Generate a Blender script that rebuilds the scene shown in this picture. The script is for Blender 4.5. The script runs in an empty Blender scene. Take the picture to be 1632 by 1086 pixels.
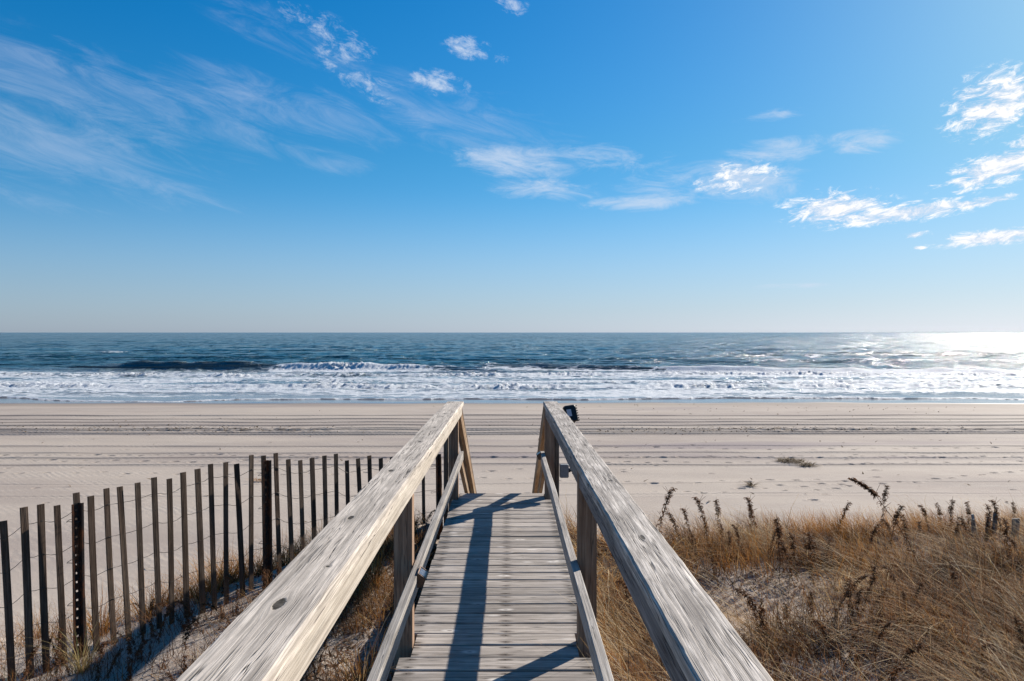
import bpy, math, random
import numpy as np
from mathutils import Vector, Matrix
R = math.radians
rng = np.random.default_rng(7)
random.seed(7)
SC = bpy.context.scene
COL = SC.collection

# ------------------------------------------------------------------ camera, exposure, sun, sky
EYE = 1.577
cd = bpy.data.cameras.new('camera'); cam = bpy.data.objects.new('camera', cd); COL.objects.link(cam)
cam.location = (0, 0, EYE)
cam.rotation_euler = (R(90 - 0.61), 0, R(-0.28))
cd.sensor_width = 36; cd.lens = 36 * 1220 / 1632
cd.clip_start = 0.05; cd.clip_end = 60000
SC.camera = cam
SC.view_settings.view_transform = 'Standard'; SC.view_settings.look = 'None'
SC.view_settings.exposure = 0.85; SC.view_settings.gamma = 1
SUN_AZ, SUN_EL = R(44), R(25.5)
sd = bpy.data.lights.new('sun', 'SUN'); sun = bpy.data.objects.new('sun', sd); COL.objects.link(sun)
sd.energy = 5.0; sd.angle = R(0.53); sd.color = (1, 0.915, 0.81)
sdir = Vector((math.sin(SUN_AZ) * math.cos(SUN_EL), math.cos(SUN_AZ) * math.cos(SUN_EL), math.sin(SUN_EL)))
sun.rotation_euler = sdir.to_track_quat('Z', 'Y').to_euler()

class NT:
    """small helper for building node trees"""
    def __init__(s, tree): s.t = tree; s.n = tree.nodes; s.l = tree.links
    def add(s, typ, **kw):
        n = s.n.new(typ)
        for k, v in kw.items(): setattr(n, k, v)
        return n
    def put(s, node, i, v):
        if v is None: return
        if isinstance(v, bpy.types.NodeSocket): s.l.new(v, node.inputs[i])
        else: node.inputs[i].default_value = v
    def math(s, op, a, b=None, c=None, clamp=False):
        n = s.add('ShaderNodeMath', operation=op, use_clamp=clamp)
        s.put(n, 0, a); s.put(n, 1, b); s.put(n, 2, c)
        return n.outputs[0]
    def vmath(s, op, a, b=None, out=0):
        n = s.add('ShaderNodeVectorMath', operation=op)
        s.put(n, 0, a); s.put(n, 1, b)
        return n.outputs[out]
    def noise(s, vec, scale=1, detail=4, rough=0.55, dist=0.0, out='Fac'):
        n = s.add('ShaderNodeTexNoise')
        s.put(n, 'Vector', vec); s.put(n, 'Scale', scale); s.put(n, 'Detail', detail); s.put(n, 'Roughness', rough); s.put(n, 'Distortion', dist)
        return n.outputs[out]
    def rng(s, v, a, b, c=0, d=1, smooth=True):
        n = s.add('ShaderNodeMapRange', interpolation_type='SMOOTHSTEP' if smooth else 'LINEAR')
        s.put(n, 0, v); s.put(n, 1, a); s.put(n, 2, b); s.put(n, 3, c); s.put(n, 4, d)
        return n.outputs[0]
    def mix(s, f, a, b, blend='MIX'):
        n = s.add('ShaderNodeMix', data_type='RGBA', blend_type=blend)
        s.put(n, 0, f); s.put(n, 6, a); s.put(n, 7, b)
        return n.outputs[2]
    def scale(s, v, sc):
        return s.vmath('MULTIPLY', v, sc)
    def attr(s, name, out='Fac'):
        return s.add('ShaderNodeAttribute', attribute_name=name).outputs[out]
    def ramp(s, f, stops):
        n = s.add('ShaderNodeValToRGB'); cr = n.color_ramp
        while len(cr.elements) < len(stops): cr.elements.new(0.5)
        for e, (p, c) in zip(cr.elements, stops): e.position = p; e.color = (*c, 1)
        s.put(n, 0, f)
        return n.outputs[0]
    def bump(s, h, strength=0.5, dist=0.01, normal=None):
        n = s.add('ShaderNodeBump')
        s.put(n, 'Strength', strength); s.put(n, 'Distance', dist); s.put(n, 'Height', h)
        if normal is not None: s.put(n, 'Normal', normal)
        return n.outputs[0]

def C4(c): return (c[0], c[1], c[2], 1)

def sky_ang(px, py):
    dx = px - 810
    return math.atan(dx / 1220), math.atan((530 - py) / math.hypot(1220, dx))

def build_world():
    w = bpy.data.worlds.new('World'); SC.world = w; w.use_nodes = True
    N = NT(w.node_tree); N.n.clear()
    sky = N.add('ShaderNodeTexSky', sky_type='NISHITA')
    sky.sun_disc = False; sky.sun_elevation = SUN_EL; sky.sun_rotation = SUN_AZ
    sky.altitude = 0; sky.air_density = 1.0; sky.dust_density = 0.35; sky.ozone_density = 3.0
    # deep polarised blue of a clear winter day
    d = N.add('ShaderNodeTexCoord').outputs['Generated']
    sp = N.add('ShaderNodeSeparateXYZ'); N.put(sp, 0, d)
    az = N.math('ARCTAN2', sp.outputs[0], sp.outputs[1]); el = N.math('ARCSINE', sp.outputs[2])
    # deep clean blue overhead, paling to grey in the moist air above the sea
    col = N.add('ShaderNodeHueSaturation'); N.put(col, 'Saturation', N.rng(el, R(-2), R(11), .55, 1.46)); N.put(col, 'Value', N.rng(el, R(-1), R(20), .86, .95)); N.put(col, 'Color', sky.outputs[0])
    skyc = N.mix(1.0, col.outputs[0], N.mix(N.rng(el, R(0), R(14)), (.80, 1.0, 1.42, 1), (.64, .97, 1.00, 1)), 'MULTIPLY')
    # the glow round the sun rolls off softly
    lum = N.vmath('DOT_PRODUCT', skyc, (.25, .65, .10), out=1)
    roll = N.math('DIVIDE', .86, N.math('ADD', 1.0, N.math('DIVIDE', lum, 8.5)))
    rs = N.add('ShaderNodeVectorMath', operation='SCALE'); N.put(rs, 0, skyc); N.put(rs, 3, roll); skyc = rs.outputs[0]
    cb = N.add('ShaderNodeCombineXYZ'); N.put(cb, 0, az); N.put(cb, 1, el)
    ae = cb.outputs[0]
    def group(ells):
        m = None
        for (px, py, rx, ry, rot, st) in ells:
            a, e = sky_ang(px, py)
            mp = N.add('ShaderNodeMapping', vector_type='TEXTURE')
            N.put(mp, 0, ae)
            mp.inputs['Location'].default_value = (a, e, 0); mp.inputs['Rotation'].default_value = (0, 0, R(rot))
            mp.inputs['Scale'].default_value = (rx / 1220, ry / 1220, 1)
            ln = N.vmath('LENGTH', mp.outputs[0], out=1)
            k = N.rng(ln, 0.15, 1.0, st, 0.0)
            m = k if m is None else N.math('MAXIMUM', m, k)
        return m
    def field(rot, sx, sy, detail, rough, dist, seed):
        mp = N.add('ShaderNodeMapping', vector_type='TEXTURE')
        N.put(mp, 0, ae); mp.inputs['Rotation'].default_value = (0, 0, R(rot)); mp.inputs['Scale'].default_value = (1 / sx, 1 / sy, 1)
        mp.inputs['Location'].default_value = (seed, seed * 0.37, 0)
        return N.noise(mp.outputs[0], 1, detail, rough, dist)
    # thin streaked cirrus over the left half
    m1 = group([(60, 125, 400, 75, -14, .8), (60, 225, 350, 75, -13, 1.0), (250, 165, 380, 70, -12, .7), (430, 170, 300, 60, -8, .8),
                (140, 260, 230, 40, -12, .7), (545, 265, 70, 22, -4, .8), (740, 195, 260, 75, -14, .75), (470, 75, 200, 50, -20, .45), (30, 300, 170, 40, -10, .5)])
    f1 = field(-14, 9, 36, 9, .70, .9, .3)
    a1 = N.math('MULTIPLY', N.rng(N.math('ADD', f1, N.math('MULTIPLY', m1, .30)), .52, 1.04, 0, .36), N.rng(m1, 0, .25))
    # hazy level bands in the middle
    m2 = group([(830, 262, 150, 40, -5, .95), (860, 300, 130, 30, -3, .8), (950, 255, 170, 36, -4, .6), (1040, 322, 150, 18, 2, .95), (1110, 290, 190, 36, -2, .55),
                (1240, 242, 100, 34, 3, .95), (1375, 226, 80, 24, 2, .9), (1255, 456, 90, 7, 0, .6), (1230, 186, 70, 14, 4, .4), (1170, 290, 130, 50, 0, .95)])
    f2 = field(-3, 13, 44, 9, .70, .7, 1.7)
    a2 = N.math('MULTIPLY', N.rng(N.math('ADD', f2, N.math('MULTIPLY', m2, .30)), .53, .98, 0, .72), N.rng(m2, 0, .25))
    # small broken puffs
    m3 = group([(1335, 333, 110, 40, 0, 1.0), (1440, 340, 150, 20, 5, 1.0), (1560, 322, 80, 11, 6, .9), (1590, 165, 95, 55, 25, .92), (1560, 150, 70, 40, 30, .7),
                (1590, 268, 105, 34, 14, 1.0), (1590, 378, 110, 17, 3, 1.0), (1455, 374, 34, 9, 0, .8), (1465, 395, 16, 4, 0, .8), (1180, 282, 80, 36, 5, .72), (1115, 297, 26, 14, 0, .6),
                (1650, 230, 70, 30, 20, .8)])
    f3 = field(9, 36, 92, 10, .72, .5, 5.3)
    a3 = N.rng(N.math('ADD', f3, N.math('MULTIPLY', m3, .26)), 0.56, .80, 0, 1.0)
    a3 = N.math('MULTIPLY', a3, N.rng(m3, .02, .22))
    m4 = group([(745, 78, 52, 22, -8, .9), (800, 96, 22, 11, 0, .6), (700, 134, 62, 24, -10, .95), (735, 140, 22, 26, 0, .5), (530, 98, 40, 26, -25, .6), (545, 65, 80, 34, -25, .5),
                (590, 140, 75, 26, -22, .5), (815, 12, 40, 18, -8, .55), (470, 22, 60, 22, -15, .4)])
    f4 = field(-14, 34, 62, 9, .72, .4, 7.3)
    a4 = N.rng(N.math('ADD', f4, N.math('MULTIPLY', m4, .24)), .54, .86, 0, .75)
    a4 = N.math('MULTIPLY', a4, N.rng(m4, .02, .22))
    c = N.mix(a1, skyc, (3.2, 3.7, 4.7, 1))
    c = N.mix(a2, c, (3.7, 4.2, 5.0, 1))
    c = N.mix(a4, c, (3.8, 4.3, 5.1, 1))
    c = N.mix(a3, c, N.mix(N.rng(f3, .45, .62), (4.1, 4.5, 5.2, 1), (6.0, 6.0, 6.0, 1)))
    bg = N.add('ShaderNodeBackground'); N.put(bg, 0, c); N.put(bg, 1, 0.1)
    out = N.add('ShaderNodeOutputWorld'); N.l.new(bg.outputs[0], out.inputs[0])
build_world()

# ------------------------------------------------------------------ tags and mesh helpers
def tag(o, label=None, cat=None, group=None, kind=None):
    if label: o['label'] = label
    if cat: o['category'] = cat
    if group: o['group'] = group
    if kind: o['kind'] = kind
    return o

def empty(name, loc=(0, 0, 0), label=None, cat=None, group=None, rz=0):
    o = bpy.data.objects.new(name, None); COL.objects.link(o)
    o.location = loc; o.rotation_euler = (0, 0, rz); o.empty_display_size = 0.1
    return tag(o, label, cat, group)

def raw_mesh(name, V, polys, attrs=None, mat=None, smooth=True):
    """V (n,3); polys: list of (m,k) int arrays; attrs: {name: (n,) or (n,3)}"""
    me = bpy.data.meshes.new(name)
    V = np.asarray(V, np.float32)
    polys = [np.asarray(p, np.int32) for p in polys if len(p)]
    nl = sum(p.size for p in polys); npoly = sum(len(p) for p in polys)
    me.vertices.add(len(V)); me.vertices.foreach_set('co', V.ravel())
    me.loops.add(nl); me.loops.foreach_set('vertex_index', np.concatenate([p.ravel() for p in polys]))
    tot = np.concatenate([np.full(len(p), p.shape[1], np.int32) for p in polys])
    st = np.concatenate([[0], np.cumsum(tot)[:-1]]).astype(np.int32)
    me.polygons.add(npoly); me.polygons.foreach_set('loop_start', st); me.polygons.foreach_set('loop_total', tot)
    me.polygons.foreach_set('use_smooth', np.full(npoly, bool(smooth)))
    for k, a in (attrs or {}).items():
        a = np.asarray(a, np.float32)
        if a.ndim == 1:
            at = me.attributes.new(k, 'FLOAT', 'POINT'); at.data.foreach_set('value', a)
        else:
            at = me.attributes.new(k, 'FLOAT_VECTOR', 'POINT'); at.data.foreach_set('vector', a.ravel())
    me.update(calc_edges=True); me.validate()
    if mat: me.materials.append(mat)
    return me

def link(name, me, parent=None, loc=None):
    o = bpy.data.objects.new(name, me); COL.objects.link(o)
    if parent: o.parent = parent
    if loc is not None: o.location = loc
    return o

class MB:
    """collects beams, boxes and tubes into one mesh; every vertex knows where it lies along and across its board"""
    def __init__(s): s.v = []; s.loc = []; s.seed = []; s.f = {}; s.n = 0; s.sharp = True
    def _put(s, V, L, faces, seed):
        for f in faces: s.f.setdefault(len(f), []).append([i + s.n for i in f])
        s.v.append(np.asarray(V, float)); s.loc.append(np.asarray(L, float)); s.seed.append(np.full(len(V), seed)); s.n += len(V)
    def beam(s, a, b, w, h, up=(0, 0, 1), seg=1, cham=0.004, side=1, jit=0.0, jscale=8.0, a0=0.0, caps=True, cup=0.0, edge_jit=0.0):
        a = Vector(a); b = Vector(b); d = (b - a); L = d.length; d.normalize()
        up = Vector(up); r = d.cross(up).normalized(); up = r.cross(d).normalized()
        hw, hh = w / 2, h / 2; c = min(cham, hw * .45, hh * .45)
        sec = []
        def lin(p, q, n): return [(p[0] + (q[0] - p[0]) * i / n, p[1] + (q[1] - p[1]) * i / n) for i in range(n)]
        k = [(-hw + c, hh), (hw - c, hh), (hw, hh - c), (hw, -hh + c), (hw - c, -hh), (-hw + c, -hh), (-hw, -hh + c), (-hw, hh - c)]
        for i in range(8):
            sec += lin(k[i], k[(i + 1) % 8], side if i in (0, 4) else (max(1, side // 2) if i in (2, 6) else 1))
        m = len(sec); seed = random.random()
        V = []; LL = []
        ph = random.random() * 100
        for i in range(seg + 1):
            t = i / seg
            for j, (u, v) in enumerate(sec):
                du = dv = 0
                if edge_jit:
                    near = 1 if (abs(abs(u) - hw) < c * 1.3 and v > 0) else 0.0
                    n1 = math.sin(t * L * 5.3 + ph) * .6 + math.sin(t * L * 13.7 + ph * 2) * .45 + math.sin(t * L * 37 + ph * 3) * .2
                    n2 = math.sin(t * L * 4.1 + ph * 1.3) * .6 + math.sin(t * L * 17 + ph * 2.2) * .4
                    du = -np.sign(u) * abs(n1) * edge_jit * near; dv = -abs(n2) * edge_jit * .7 * near
                if jit:
                    dv += jit * math.sin(t * L * 3.1 + ph); du += jit * math.sin(t * L * 2.3 + ph * 1.7)
                cz = cup * ((u / hw) ** 2)
                V.append(a + d * (t * L) + r * (u + du) + up * (v + dv + cz))
                LL.append((a0 + t * L, u, v))
        F = []
        for i in range(seg):
            for j in range(m):
                q = (j + 1) % m
                F.append((i * m + j, i * m + q, (i + 1) * m + q, (i + 1) * m + j))
        if caps:
            F.append(tuple(range(m - 1, -1, -1))); F.append(tuple(seg * m + j for j in range(m)))
        s._put([tuple(x) for x in V], LL, F, seed)
    def box(s, c, size, rot=None, cham=0.002):
        c = Vector(c); x, y, z = size
        M = rot.to_3x3() if rot is not None else Matrix.Identity(3)
        s.beam(c - M @ Vector((0, y / 2, 0)), c + M @ Vector((0, y / 2, 0)), x, z, up=M @ Vector((0, 0, 1)), cham=cham)
    def tube(s, pts, rad, n=6, caps=True):
        pts = [Vector(p) for p in pts]
        rads = rad if isinstance(rad, (list, tuple)) else [rad] * len(pts)
        V = []; L = []; acc = 0; ref = None
        for i, p in enumerate(pts):
            d = (pts[min(i + 1, len(pts) - 1)] - pts[max(i - 1, 0)]).normalized()
            if ref is None: ref = d.orthogonal().normalized()
            ref = (ref - d * ref.dot(d)).normalized(); q = d.cross(ref)
            if i: acc += (p - pts[i - 1]).length
            for j in range(n):
                an = 2 * math.pi * j / n
                V.append(tuple(p + (ref * math.cos(an) + q * math.sin(an)) * rads[i])); L.append((acc, rads[i] * math.cos(an), rads[i] * math.sin(an)))
        F = []
        for i in range(len(pts) - 1):
            for j in range(n):
                k = (j + 1) % n
                F.append((i * n + j, i * n + k, (i + 1) * n + k, (i + 1) * n + j))
        if caps:
            F.append(tuple(range(n - 1, -1, -1))); F.append(tuple((len(pts) - 1) * n + j for j in range(n)))
        s._put(V, L, F, random.random())
    def poly(s, pts, faces):
        s._put([tuple(p) for p in pts], [tuple(p) for p in pts], faces, random.random())
    def build(s, name, mat, parent=None, smooth=False):
        V = np.concatenate(s.v)
        me = raw_mesh(name, V, [np.array(f) for f in s.f.values()], {'loc': np.concatenate(s.loc), 'seed': np.concatenate(s.seed)}, mat, smooth)
        return link(name, me, parent)

# numpy gradient noise
_perm = rng.permutation(512)
def pnoise(x, y, seed=0):
    x = np.asarray(x, float) + seed * 17.31; y = np.asarray(y, float) + seed * 9.73
    xi = np.floor(x).astype(int); yi = np.floor(y).astype(int); xf = x - xi; yf = y - yi
    u = xf ** 3 * (xf * (xf * 6 - 15) + 10); v = yf ** 3 * (yf * (yf * 6 - 15) + 10)
    def g(ix, iy, dx, dy):
        h = _perm[(_perm[ix & 511] + iy) & 511] * (2 * math.pi / 512)
        return np.cos(h) * dx + np.sin(h) * dy
    a = g(xi, yi, xf, yf); b = g(xi + 1, yi, xf - 1, yf); c = g(xi, yi + 1, xf, yf - 1); d = g(xi + 1, yi + 1, xf - 1, yf - 1)
    return ((a + (b - a) * u) + ((c + (d - c) * u) - (a + (b - a) * u)) * v) * 1.5
def fbm(x, y, oct=4, seed=0, gain=.5):
    s = 0; a = 1
    for i in range(oct):
        s = s + a * pnoise(x * 2 ** i, y * 2 ** i, seed + i * 3); a *= gain
    return s
def sstep(a, b, x):
    t = np.clip((x - a) / (b - a), 0, 1); return t * t * (3 - 2 * t)

# ------------------------------------------------------------------ terrain shape
BEACH = -3.42; SEA = -3.52
TRACKS = [(45.9, .40, .055, .9), (43.9, .38, .05, .8), (42.4, .38, .045, .75), (41.0, .42, .055, .9), (39.5, .42, .05, .9), (38.9, .3, .04, .6), (38.0, .45, .06, 1.0), (37.3, .36, .045, .7),
          (33.6, .3, .03, .35), (31.7, .26, .03, .35), (30.4, .28, .035, .45), (28.8, .26, .035, .5), (25.2, .24, .012, .14), (23.4, .24, .012, .12)]
def ground0(x, y):
    x = np.asarray(x, float); y = np.asarray(y, float)
    top = np.where(x < 0, np.clip(-.25 + .13 * (x + 1.4), -.46, -.20), -.43)
    top = np.where(np.abs(x) < .7, -.36 + 0 * x, top)
    top = top + .05 * fbm(x * .7, y * .7, 3, 5) + .018 * fbm(x * 3, y * 3, 2, 8)
    top = top + .25 * sstep(1, -6, y) + .08 * sstep(3, 9, x)
    y0 = 7.1 + .78 * np.clip(x + .6, -3.2, 0) + .35 * pnoise(x * .5, 0 * x, 3) + .05 * np.clip(x, 0, 10)
    k = sstep(0, 1, (y - y0) / 7.3)
    k = np.where(y > y0, .55 * k + .45 * np.clip((y - y0) / 7.3, 0, 1), 0)
    b = BEACH + .035 * fbm(x * .12, y * .25, 3, 11)
    z = top * (1 - k) + b * k
    slope = np.clip((y - 50) / 5, 0, None)
    z = z - .10 * np.minimum(slope, 1) - np.clip(y - 55 + .8 * pnoise(x * .05, y * 0, 21), 0, None) * .022
    return z
def axis(parts):
    out = []
    for a, b, d in parts: out.append(np.arange(a, b - 1e-6, d))
    return np.concatenate(out + [[parts[-1][1]]])
def geo(start, end, d0, r):
    v = [start]; d = d0
    while v[-1] < end: v.append(v[-1] + d); d *= r
    return np.array(v)

def grid_mesh(xs, ys):
    nx, ny = len(xs), len(ys)
    X, Y = np.meshgrid(xs, ys)
    i = np.arange(nx * ny).reshape(ny, nx)
    F = np.stack([i[:-1, :-1], i[:-1, 1:], i[1:, 1:], i[1:, :-1]], -1).reshape(-1, 4)
    return X, Y, F

def sand_material():
    m = bpy.data.materials.new('sand'); m.use_nodes = True
    N = NT(m.node_tree); b = N.n['Principled BSDF']
    P = N.add('ShaderNodeTexCoord').outputs['Object']
    damp_shade = N.attr('damp_shade'); wet = N.attr('wet'); litter = N.attr('litter')
    big = N.noise(N.scale(P, (.05, .22, .1)), 1, 4, .55)
    mid = N.noise(N.scale(P, (.6, 1.6, 1)), 1, 5, .6)
    fine = N.noise(P, 90, 3, .7)
    c = N.mix(N.rng(big, .38, .66), (.435, .37, .305, 1), (.345, .288, .245, 1))
    c = N.mix(N.rng(mid, .42, .75, 0, .35), c, (.50, .44, .37, 1))
    c = N.mix(N.math('MULTIPLY', N.rng(fine, .3, .75), .3), c, (.24, .19, .15, 1))
    # the purplish film of heavy-mineral sand low on the beach
    c = N.mix(N.math('MULTIPLY', N.rng(N.noise(N.scale(P, (.045, .3, .2)), 1.0, 3, .5), .54, .68), N.attr('mineral')), c, (.27, .225, .21, 1))
    c = N.mix(damp_shade, c, (.052, .040, .030, 1))  # dark tone for moist sand and for painted shade in ruts and prints
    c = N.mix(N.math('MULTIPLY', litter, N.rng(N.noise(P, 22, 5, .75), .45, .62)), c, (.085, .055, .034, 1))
    c = N.mix(wet, c, (.17, .145, .125, 1))
    N.put(b, 'Base Color', c)
    N.put(b, 'Roughness', N.rng(wet, 0, 1, .9, .16, False)); N.put(b, 'Specular IOR Level', N.rng(wet, 0, 1, .15, .6, False))
    h = N.math('ADD', N.math('MULTIPLY', N.noise(P, 14, 5, .65), .6), N.math('MULTIPLY', fine, .25))
    rip = N.add('ShaderNodeTexWave', wave_type='BANDS', bands_direction='DIAGONAL'); N.put(rip, 'Vector', P); N.put(rip, 'Scale', 2.3); N.put(rip, 'Distortion', 5); N.put(rip, 'Detail', 3); N.put(rip, 'Detail Scale', .6)
    h = N.math('ADD', h, N.math('MULTIPLY', rip.outputs['Fac'], N.rng(mid, .4, .7, 0, .28)))
    N.put(b, 'Normal', N.bump(h, N.rng(wet, 0, .6, .8, .04, False), .02))
    return m

PRINTS = []
def build_ground():
    xr = geo(24, 6000, .25, 1.12)
    xs = np.concatenate([-xr[::-1], axis([(-24, 24, .07)])[1:-1], xr])
    ys = np.concatenate([-geo(1, 3000, .6, 1.3)[::-1], axis([(-1, 1.5, .12), (1.5, 9, .045), (9, 22, .11), (22, 34.5, .06), (34.5, 47, .085), (47, 64, .3)]), geo(65, 400, 2, 1.35)])
    X, Y, F = grid_mesh(xs, ys)
    Z = ground0(X, Y)
    damp_shade = np.zeros_like(X)
    for i, (ty, w, dep, dk) in enumerate(TRACKS):
        yc = ty + .35 * pnoise(X[0] * .03, X[0] * 0, 30 + i // 2) + .07 * pnoise(X[0] * .3, X[0] * 0, 50 + i)
        d = (Y - yc[None, :]) / (w * .5)
        r = np.exp(-d ** 4 * .8)
        lug = 1 + .25 * np.sin(X * 2 * math.pi / .22) * (np.abs(X) < 24)
        Z -= dep * r * lug * (.8 + .5 * pnoise(X * .4, Y * .1, 60 + i)) - dep * .55 * np.exp(-((np.abs(d) - 1.6) / .5) ** 2)
        fade = sstep(-.5, .25, pnoise(X * .06, Y * 0 + i * 3.3, 70 + i) + (.25 if ty > 36 else -.05))
        damp_shade = np.maximum(damp_shade, r * dk * .95 * fade)  # churned moist sand, with the weak rut shadow deepened in the colour
    # churned strip between the wheel ruts
    ch = np.exp(-((Y - 39.3) / 1.0) ** 2) * sstep(-.1, .5, pnoise(X * .05, Y * .1, 90))
    Z += .05 * ch * fbm(X * 1.7, Y * 1.7, 2, 91); damp_shade = np.maximum(damp_shade, .75 * ch * sstep(.15, .55, fbm(X * 1.2, Y * 2.4, 3, 92)))
    # footprints
    r2 = np.random.default_rng(4)
    def walk(x0, x1, y0, y1, step=.62):
        n = int(abs(x1 - x0) / step)
        for i in range(n):
            t = i / n; PRINTS.append((x0 + (x1 - x0) * t + r2.normal(0, .05), y0 + (y1 - y0) * t + .11 * (-1) ** i + r2.normal(0, .05) + .25 * math.sin(t * 9), r2.uniform(.7, 1.15)))
    walk(-23, 23, 31.0, 30.4); walk(-23, -2, 29.6, 30.0); walk(3, 23, 29.2, 29.4, .75); walk(1, 23, 33, 32.6, .9); walk(-20, 5, 26.8, 27.6, .9); walk(6, 20, 23.6, 27.5, .7)
    walk(9, 14, 22.5, 28, .7); walk(-4, 12, 26, 25.4, .8)
    for _ in range(80): PRINTS.append((r2.uniform(-23, 23), r2.uniform(22.3, 34), r2.uniform(.4, .9)))
    for _ in range(25): PRINTS.append((r2.uniform(-5, 14), r2.uniform(10, 21), r2.uniform(.5, .9)))
    for (px, py, s) in PRINTS:
        i0, i1 = np.searchsorted(xs, [px - .5, px + .5]); j0, j1 = np.searchsorted(ys, [py - .4, py + .4])
        xx = X[j0:j1, i0:i1] - px; yy = Y[j0:j1, i0:i1] - py
        q = (xx / (.13 * s)) ** 2 + (yy / (.08 * s)) ** 2
        Z[j0:j1, i0:i1] += -.05 * s * np.exp(-q ** 2) + .02 * s * np.exp(-((np.sqrt(q) - 1.5) / .35) ** 2)
        damp_shade[j0:j1, i0:i1] = np.maximum(damp_shade[j0:j1, i0:i1], .38 * s * np.exp(-q ** 2))  # shade of each footprint hollow painted into the sand colour
    edge = 55.3 + 1.2 * pnoise(X * .045, Y * 0, 40) + .5 * pnoise(X * .2, Y * 0, 41)
    wet = sstep(edge - 1.2, edge + .6, Y)
    damp_shade = np.maximum(damp_shade, .28 * sstep(edge - 5, edge - .5, Y))
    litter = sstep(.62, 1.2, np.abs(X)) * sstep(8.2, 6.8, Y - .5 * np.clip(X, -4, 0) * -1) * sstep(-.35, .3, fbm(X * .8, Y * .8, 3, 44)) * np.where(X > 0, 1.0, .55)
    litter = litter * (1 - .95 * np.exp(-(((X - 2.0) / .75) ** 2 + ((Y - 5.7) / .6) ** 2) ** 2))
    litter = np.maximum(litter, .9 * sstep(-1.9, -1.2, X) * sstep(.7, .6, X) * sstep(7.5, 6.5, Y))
    mineral = sstep(26, 31, Y) * sstep(38, 34, Y) + .5 * sstep(46, 50, Y)
    me = raw_mesh('sand', np.stack([X, Y, Z], -1).reshape(-1, 3), [F], {'damp_shade': damp_shade.ravel(), 'wet': wet.ravel(), 'litter': litter.ravel(), 'mineral': mineral.ravel()}, sand_material())
    tag(link('sand', me), kind='structure')
build_ground()
def gz(x, y): return float(ground0(np.array(x), np.array(y)))

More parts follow.
